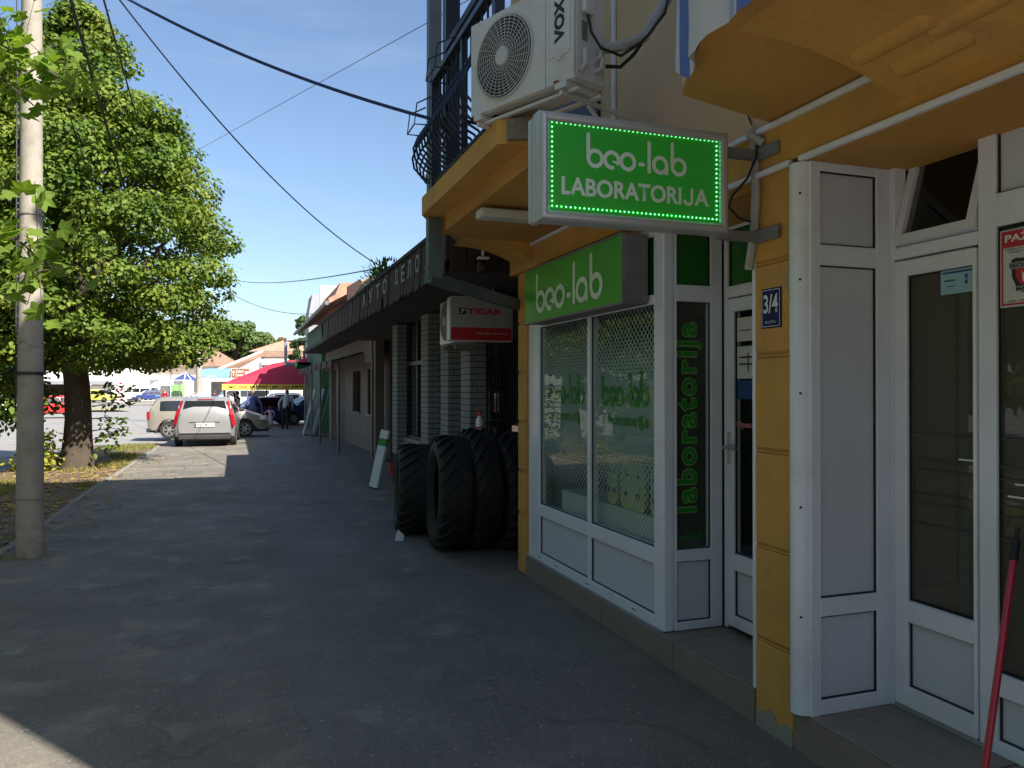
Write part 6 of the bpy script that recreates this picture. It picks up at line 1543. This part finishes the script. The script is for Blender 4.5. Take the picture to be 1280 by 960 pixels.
# -- second, shadier tree left of it (crown reaches the picture edge)
t2 = thing('linden_tree', 'dark leaved low crowned tree at the left edge behind the near pole', 'tree', (-5.9, 18.0, -.02))
b = MB(); limb(b, (-5.9, 18.0, -.1), (-6.3, 17.7, 4.5), .2, .12, .05, 8, 1)
for k in range(12): a = k*1.9; limb(b, (-5.9, 18.0, 1.6+.2*k), (-5.9+1.7*math.cos(a), 18.0+1.7*math.sin(a), 2.6+.4*k), .06, .02, .15, 5, k)
b.build('trunk', M_bark, t2, smooth=True)
cs = []
for k in range(400):
    z = .9+8.3*rg.random()**1.05; a = rg.uniform(0, 6.283); Rm = 2.7*math.sqrt(max(.05, 1-((z-4.1)/5.5)**2)); r = Rm*(1-.5*rg.random()**2); cs.append(((-5.9+r*math.cos(a), 18.0+r*math.sin(a), z), rg.uniform(.3, .55)))
P, N = clumps(cs, 110, 8); leafcloud('crown', M_leaf, P, .115, t2, N*.9, 5)
# -- near maple whose branches reach into the picture; trunk stands left of the picture edge
nm = thing('maple_tree', 'maple whose large bright leaves hang in at the left edge before the near pole', 'tree', (-4.2, 4.6, 0))
b = MB(); limb(b, (-4.2, 4.6, -.1), (-4.1, 4.7, 3.6), .22, .14, .05, 8, 4)
for k in range(9): a = k*2.1+2; limb(b, (-4.2, 4.6, 2.4+.2*k), (-4.4+1.5*math.cos(a), 4.5+1.5*math.sin(a), 3.6+.4*k), .06, .02, .15, 5, k)
b.build('trunk', M_bark, nm, smooth=True)
cs = []
for k in range(150):
    z = 3.0+4.0*rg.random(); a = rg.uniform(0, 6.283); Rm = 1.9*math.sqrt(max(.05, 1-((z-5)/2.5)**2)); r = Rm*(1-.5*rg.random()**2); cs.append(((-4.7+r*math.cos(a), 4.4+r*math.sin(a), z), rg.uniform(.3, .5)))
P, N = clumps(cs, 44, 12); leafcloud('crown', M_leafn, P, .17, nm, N*.6, 7)
def mapleleaf():
    lobes = [(0, 1.0), (9, .80), (24, .58), (40, .78), (50, .92), (60, .76), (76, .52), (98, .60), (112, .66), (128, .50), (155, .42), (180, .14)]
    out = [(r*math.cos(R(a)), r*math.sin(R(a))) for a, r in lobes]; low = [(p[0], -p[1]) for p in reversed(out[1:-1])]
    pts = out+low; b = MB(); n = len(pts)
    vs = [(0, 0, 0)]+[(p[0], p[1], -.16*(p[0]**2+p[1]**2)+.18*abs(p[1])) for p in pts]
    b.add(vs, [(0, 1+i, 1+(i+1) % n) for i in range(n)]); return b
lm = None
def near_branch(path, cnt, sz, seed):
    global lm
    rr = random.Random(seed); b = MB(); P_ = [Vector(p) for p in path]; b.tube(P_, [.014-.010*i/(len(P_)-1) for i in range(len(P_))], 6)
    tw = []
    for k in range(cnt//3):
        t = .25+.75*rr.random(); i = min(int(t*(len(P_)-1)), len(P_)-2); q = P_[i].lerp(P_[i+1], t*(len(P_)-1)-i)
        e = q+Vector((rr.gauss(0, .11), rr.gauss(0, .2), rr.gauss(0, .13))); tw.append((q, e)); b.tube([q, (q+e)/2+Vector((0, 0, .02)), e], [.003, .0022, .0015], 4)
    br_ = b.build('branch', M_bark, nm)
    for k in range(cnt):
        q, e = tw[k % len(tw)]; c = q.lerp(e, rr.uniform(.4, 1.15))+Vector((rr.gauss(0, .04), rr.gauss(0, .05), rr.gauss(0, .035)))
        if lm is None: o = mapleleaf().build('leaf', M_leafn, br_, world=False); lm = o
        else: o = lm.copy(); C.objects.link(o); o.parent = br_
        s = sz*rr.uniform(.6, 1.15); o.scale = (s, s, s); o.location = c-Vector(worldoff(br_)); o.rotation_euler = (rr.gauss(.75, .45), rr.gauss(.1, .45), rr.gauss(-1.3, 1.2))
near_branch([(-3.6, 4.6, 3.2), (-2.5, 4.9, 2.8), (-1.6, 4.6, 2.45), (-.95, 4.1, 2.3), (-.80, 4.05, 2.16)], 150, .086, 3)
near_branch([(-3.9, 5.2, 4.2), (-2.9, 5.6, 4.1), (-1.8, 5.95, 4.0), (-1.35, 5.85, 3.8), (-1.05, 5.8, 3.62)], 150, .092, 5)
near_branch([(-3.9, 5.0, 4.0), (-2.6, 5.6, 3.9), (-1.6, 5.8, 3.75), (-1.25, 5.8, 3.45)], 70, .092, 8)
# -- unseen trees, added to cut the sky light reaching the shaded street
for i, (x, y, h, r) in enumerate(((-11, -6, 10, 4.5), (-11.5, 2, 10.5, 4.8), (-12.5, 10, 10, 4.6), (-8, -13, 10, 4.5), (-1, -17, 9, 4.5), (-14.5, 18, 9, 4.2))):
    t = thing('sky_blocking_tree', ('unseen tree added to block sky light, behind the camera to the left', 'unseen tree added to block sky light, straight across the road from the camera', 'unseen tree added to block sky light, across the road left of the near pole', 'unseen tree added to block sky light, well behind the camera at the left', 'unseen tree added to block sky light, on the pavement far behind the camera', 'unseen tree added to block sky light, across the road beyond the dark grey car')[i], 'tree', (x, y, -.1), 0, 'unseen trees added to block sky light')
    b = MB(); limb(b, (x, y, -.2), (x, y, h*.55), .3, .15, .05, 6, i)
    for k in range(7): limb(b, (x, y, h*.3), (x+r*.6*math.cos(k), y+r*.6*math.sin(k), h*.6), .1, .03, .1, 4, k)
    b.build('trunk', M_bark, t, smooth=True); rr = random.Random(50+i); cs = []
    for k in range(110):
        u = rr.random(); z = 1.2+(h-1.2)*u; a = rr.uniform(0, 6.28); Rm = r*math.sqrt(max(.04, 1-((u-.42)/.62)**2)); q = Rm*(1-.5*rr.random()**2)
        cs.append(((x+q*math.cos(a), y+q*math.sin(a), z), rr.uniform(.7, 1.1)))
    P, N = clumps(cs, 28, 60+i); leafcloud('crown', M_leafn, P, .34, t, N*.9, 60+i)
# -- far trees
def fartree(name, label, px, d, h, r, mat, n=90, seed=1, size=.5, cone=False):
    x, y = PW(px, d); t = thing(name, label, 'tree', (x, y, -.2), 0, 'trees beyond the far houses')
    rr = random.Random(seed); b = MB(); limb(b, (x, y, -.3), (x, y, h*.6), r*.09, r*.05, .05, 5, seed)
    for k in range(6): limb(b, (x, y, h*.35), (x+r*.6*math.cos(k), y+r*.6*math.sin(k), h*.7), r*.05, r*.02, .1, 4, k)
    b.build('trunk', M_bark, t); cs = []
    for k in range(n):
        u = rr.random(); z = h*(.25+.72*u); a = rr.uniform(0, 6.28)
        Rm = r*(1-u)*1.05+.15 if cone else r*math.sqrt(max(.04, 1-((u-.42)/.6)**2))
        q = Rm*(1-.5*rr.random()**2); cs.append(((x+q*math.cos(a), y+q*math.sin(a), z), r*rr.uniform(.16, .28)))
    P, N = clumps(cs, 150/((r*.22/.5)**2), seed)
    leafcloud('crown', mat, P, size, t, N*.9, seed)
for i, (px, d, h, r, m, la) in enumerate(((262, 150, 13.0, 6.5, M_leaff, 'pale green bushy tree rising behind the far pole'), (292, 145, 14.5, 6.5, M_leaff, 'tallest pale green tree in the row behind the long brown roof'), (322, 150, 12.5, 5.0, M_leaff, 'green tree at the right end of the row behind the brown roof'), (240, 160, 12.0, 6.0, M_leaff, 'green tree partly hidden by the lime crown, behind the cream house'), (352, 160, 12.4, 2.6, M_leafo, 'rusty brown conifer top behind the small distant house, right one'), (336, 162, 12.6, 2.6, M_leafo, 'rusty brown conifer top behind the small distant house, left one'), (205, 165, 13, 7, M_leaff, 'broad green tree far behind the orange roofed house'), (60, 140, 12, 9, M_leafd, 'dark tree mass far across the road at the left'), (20, 130, 11, 9, M_leafd, 'dark tree far across the road at the left picture edge'), (-60, 120, 12, 10, M_leafd, 'dark tree far beyond the left picture edge'))):
    fartree('broad_tree' if m is not M_leafo else 'conifer_tree', la, px, d, h, r, m, 80, 20+i, .55 if m is not M_leafo else .4, m is M_leafo)
fartree('conifer_tree', 'small dark conifer standing in front of the green house balcony', 380, 60, 7.3, 1.5, M_leafd, 80, 44, .22, True)
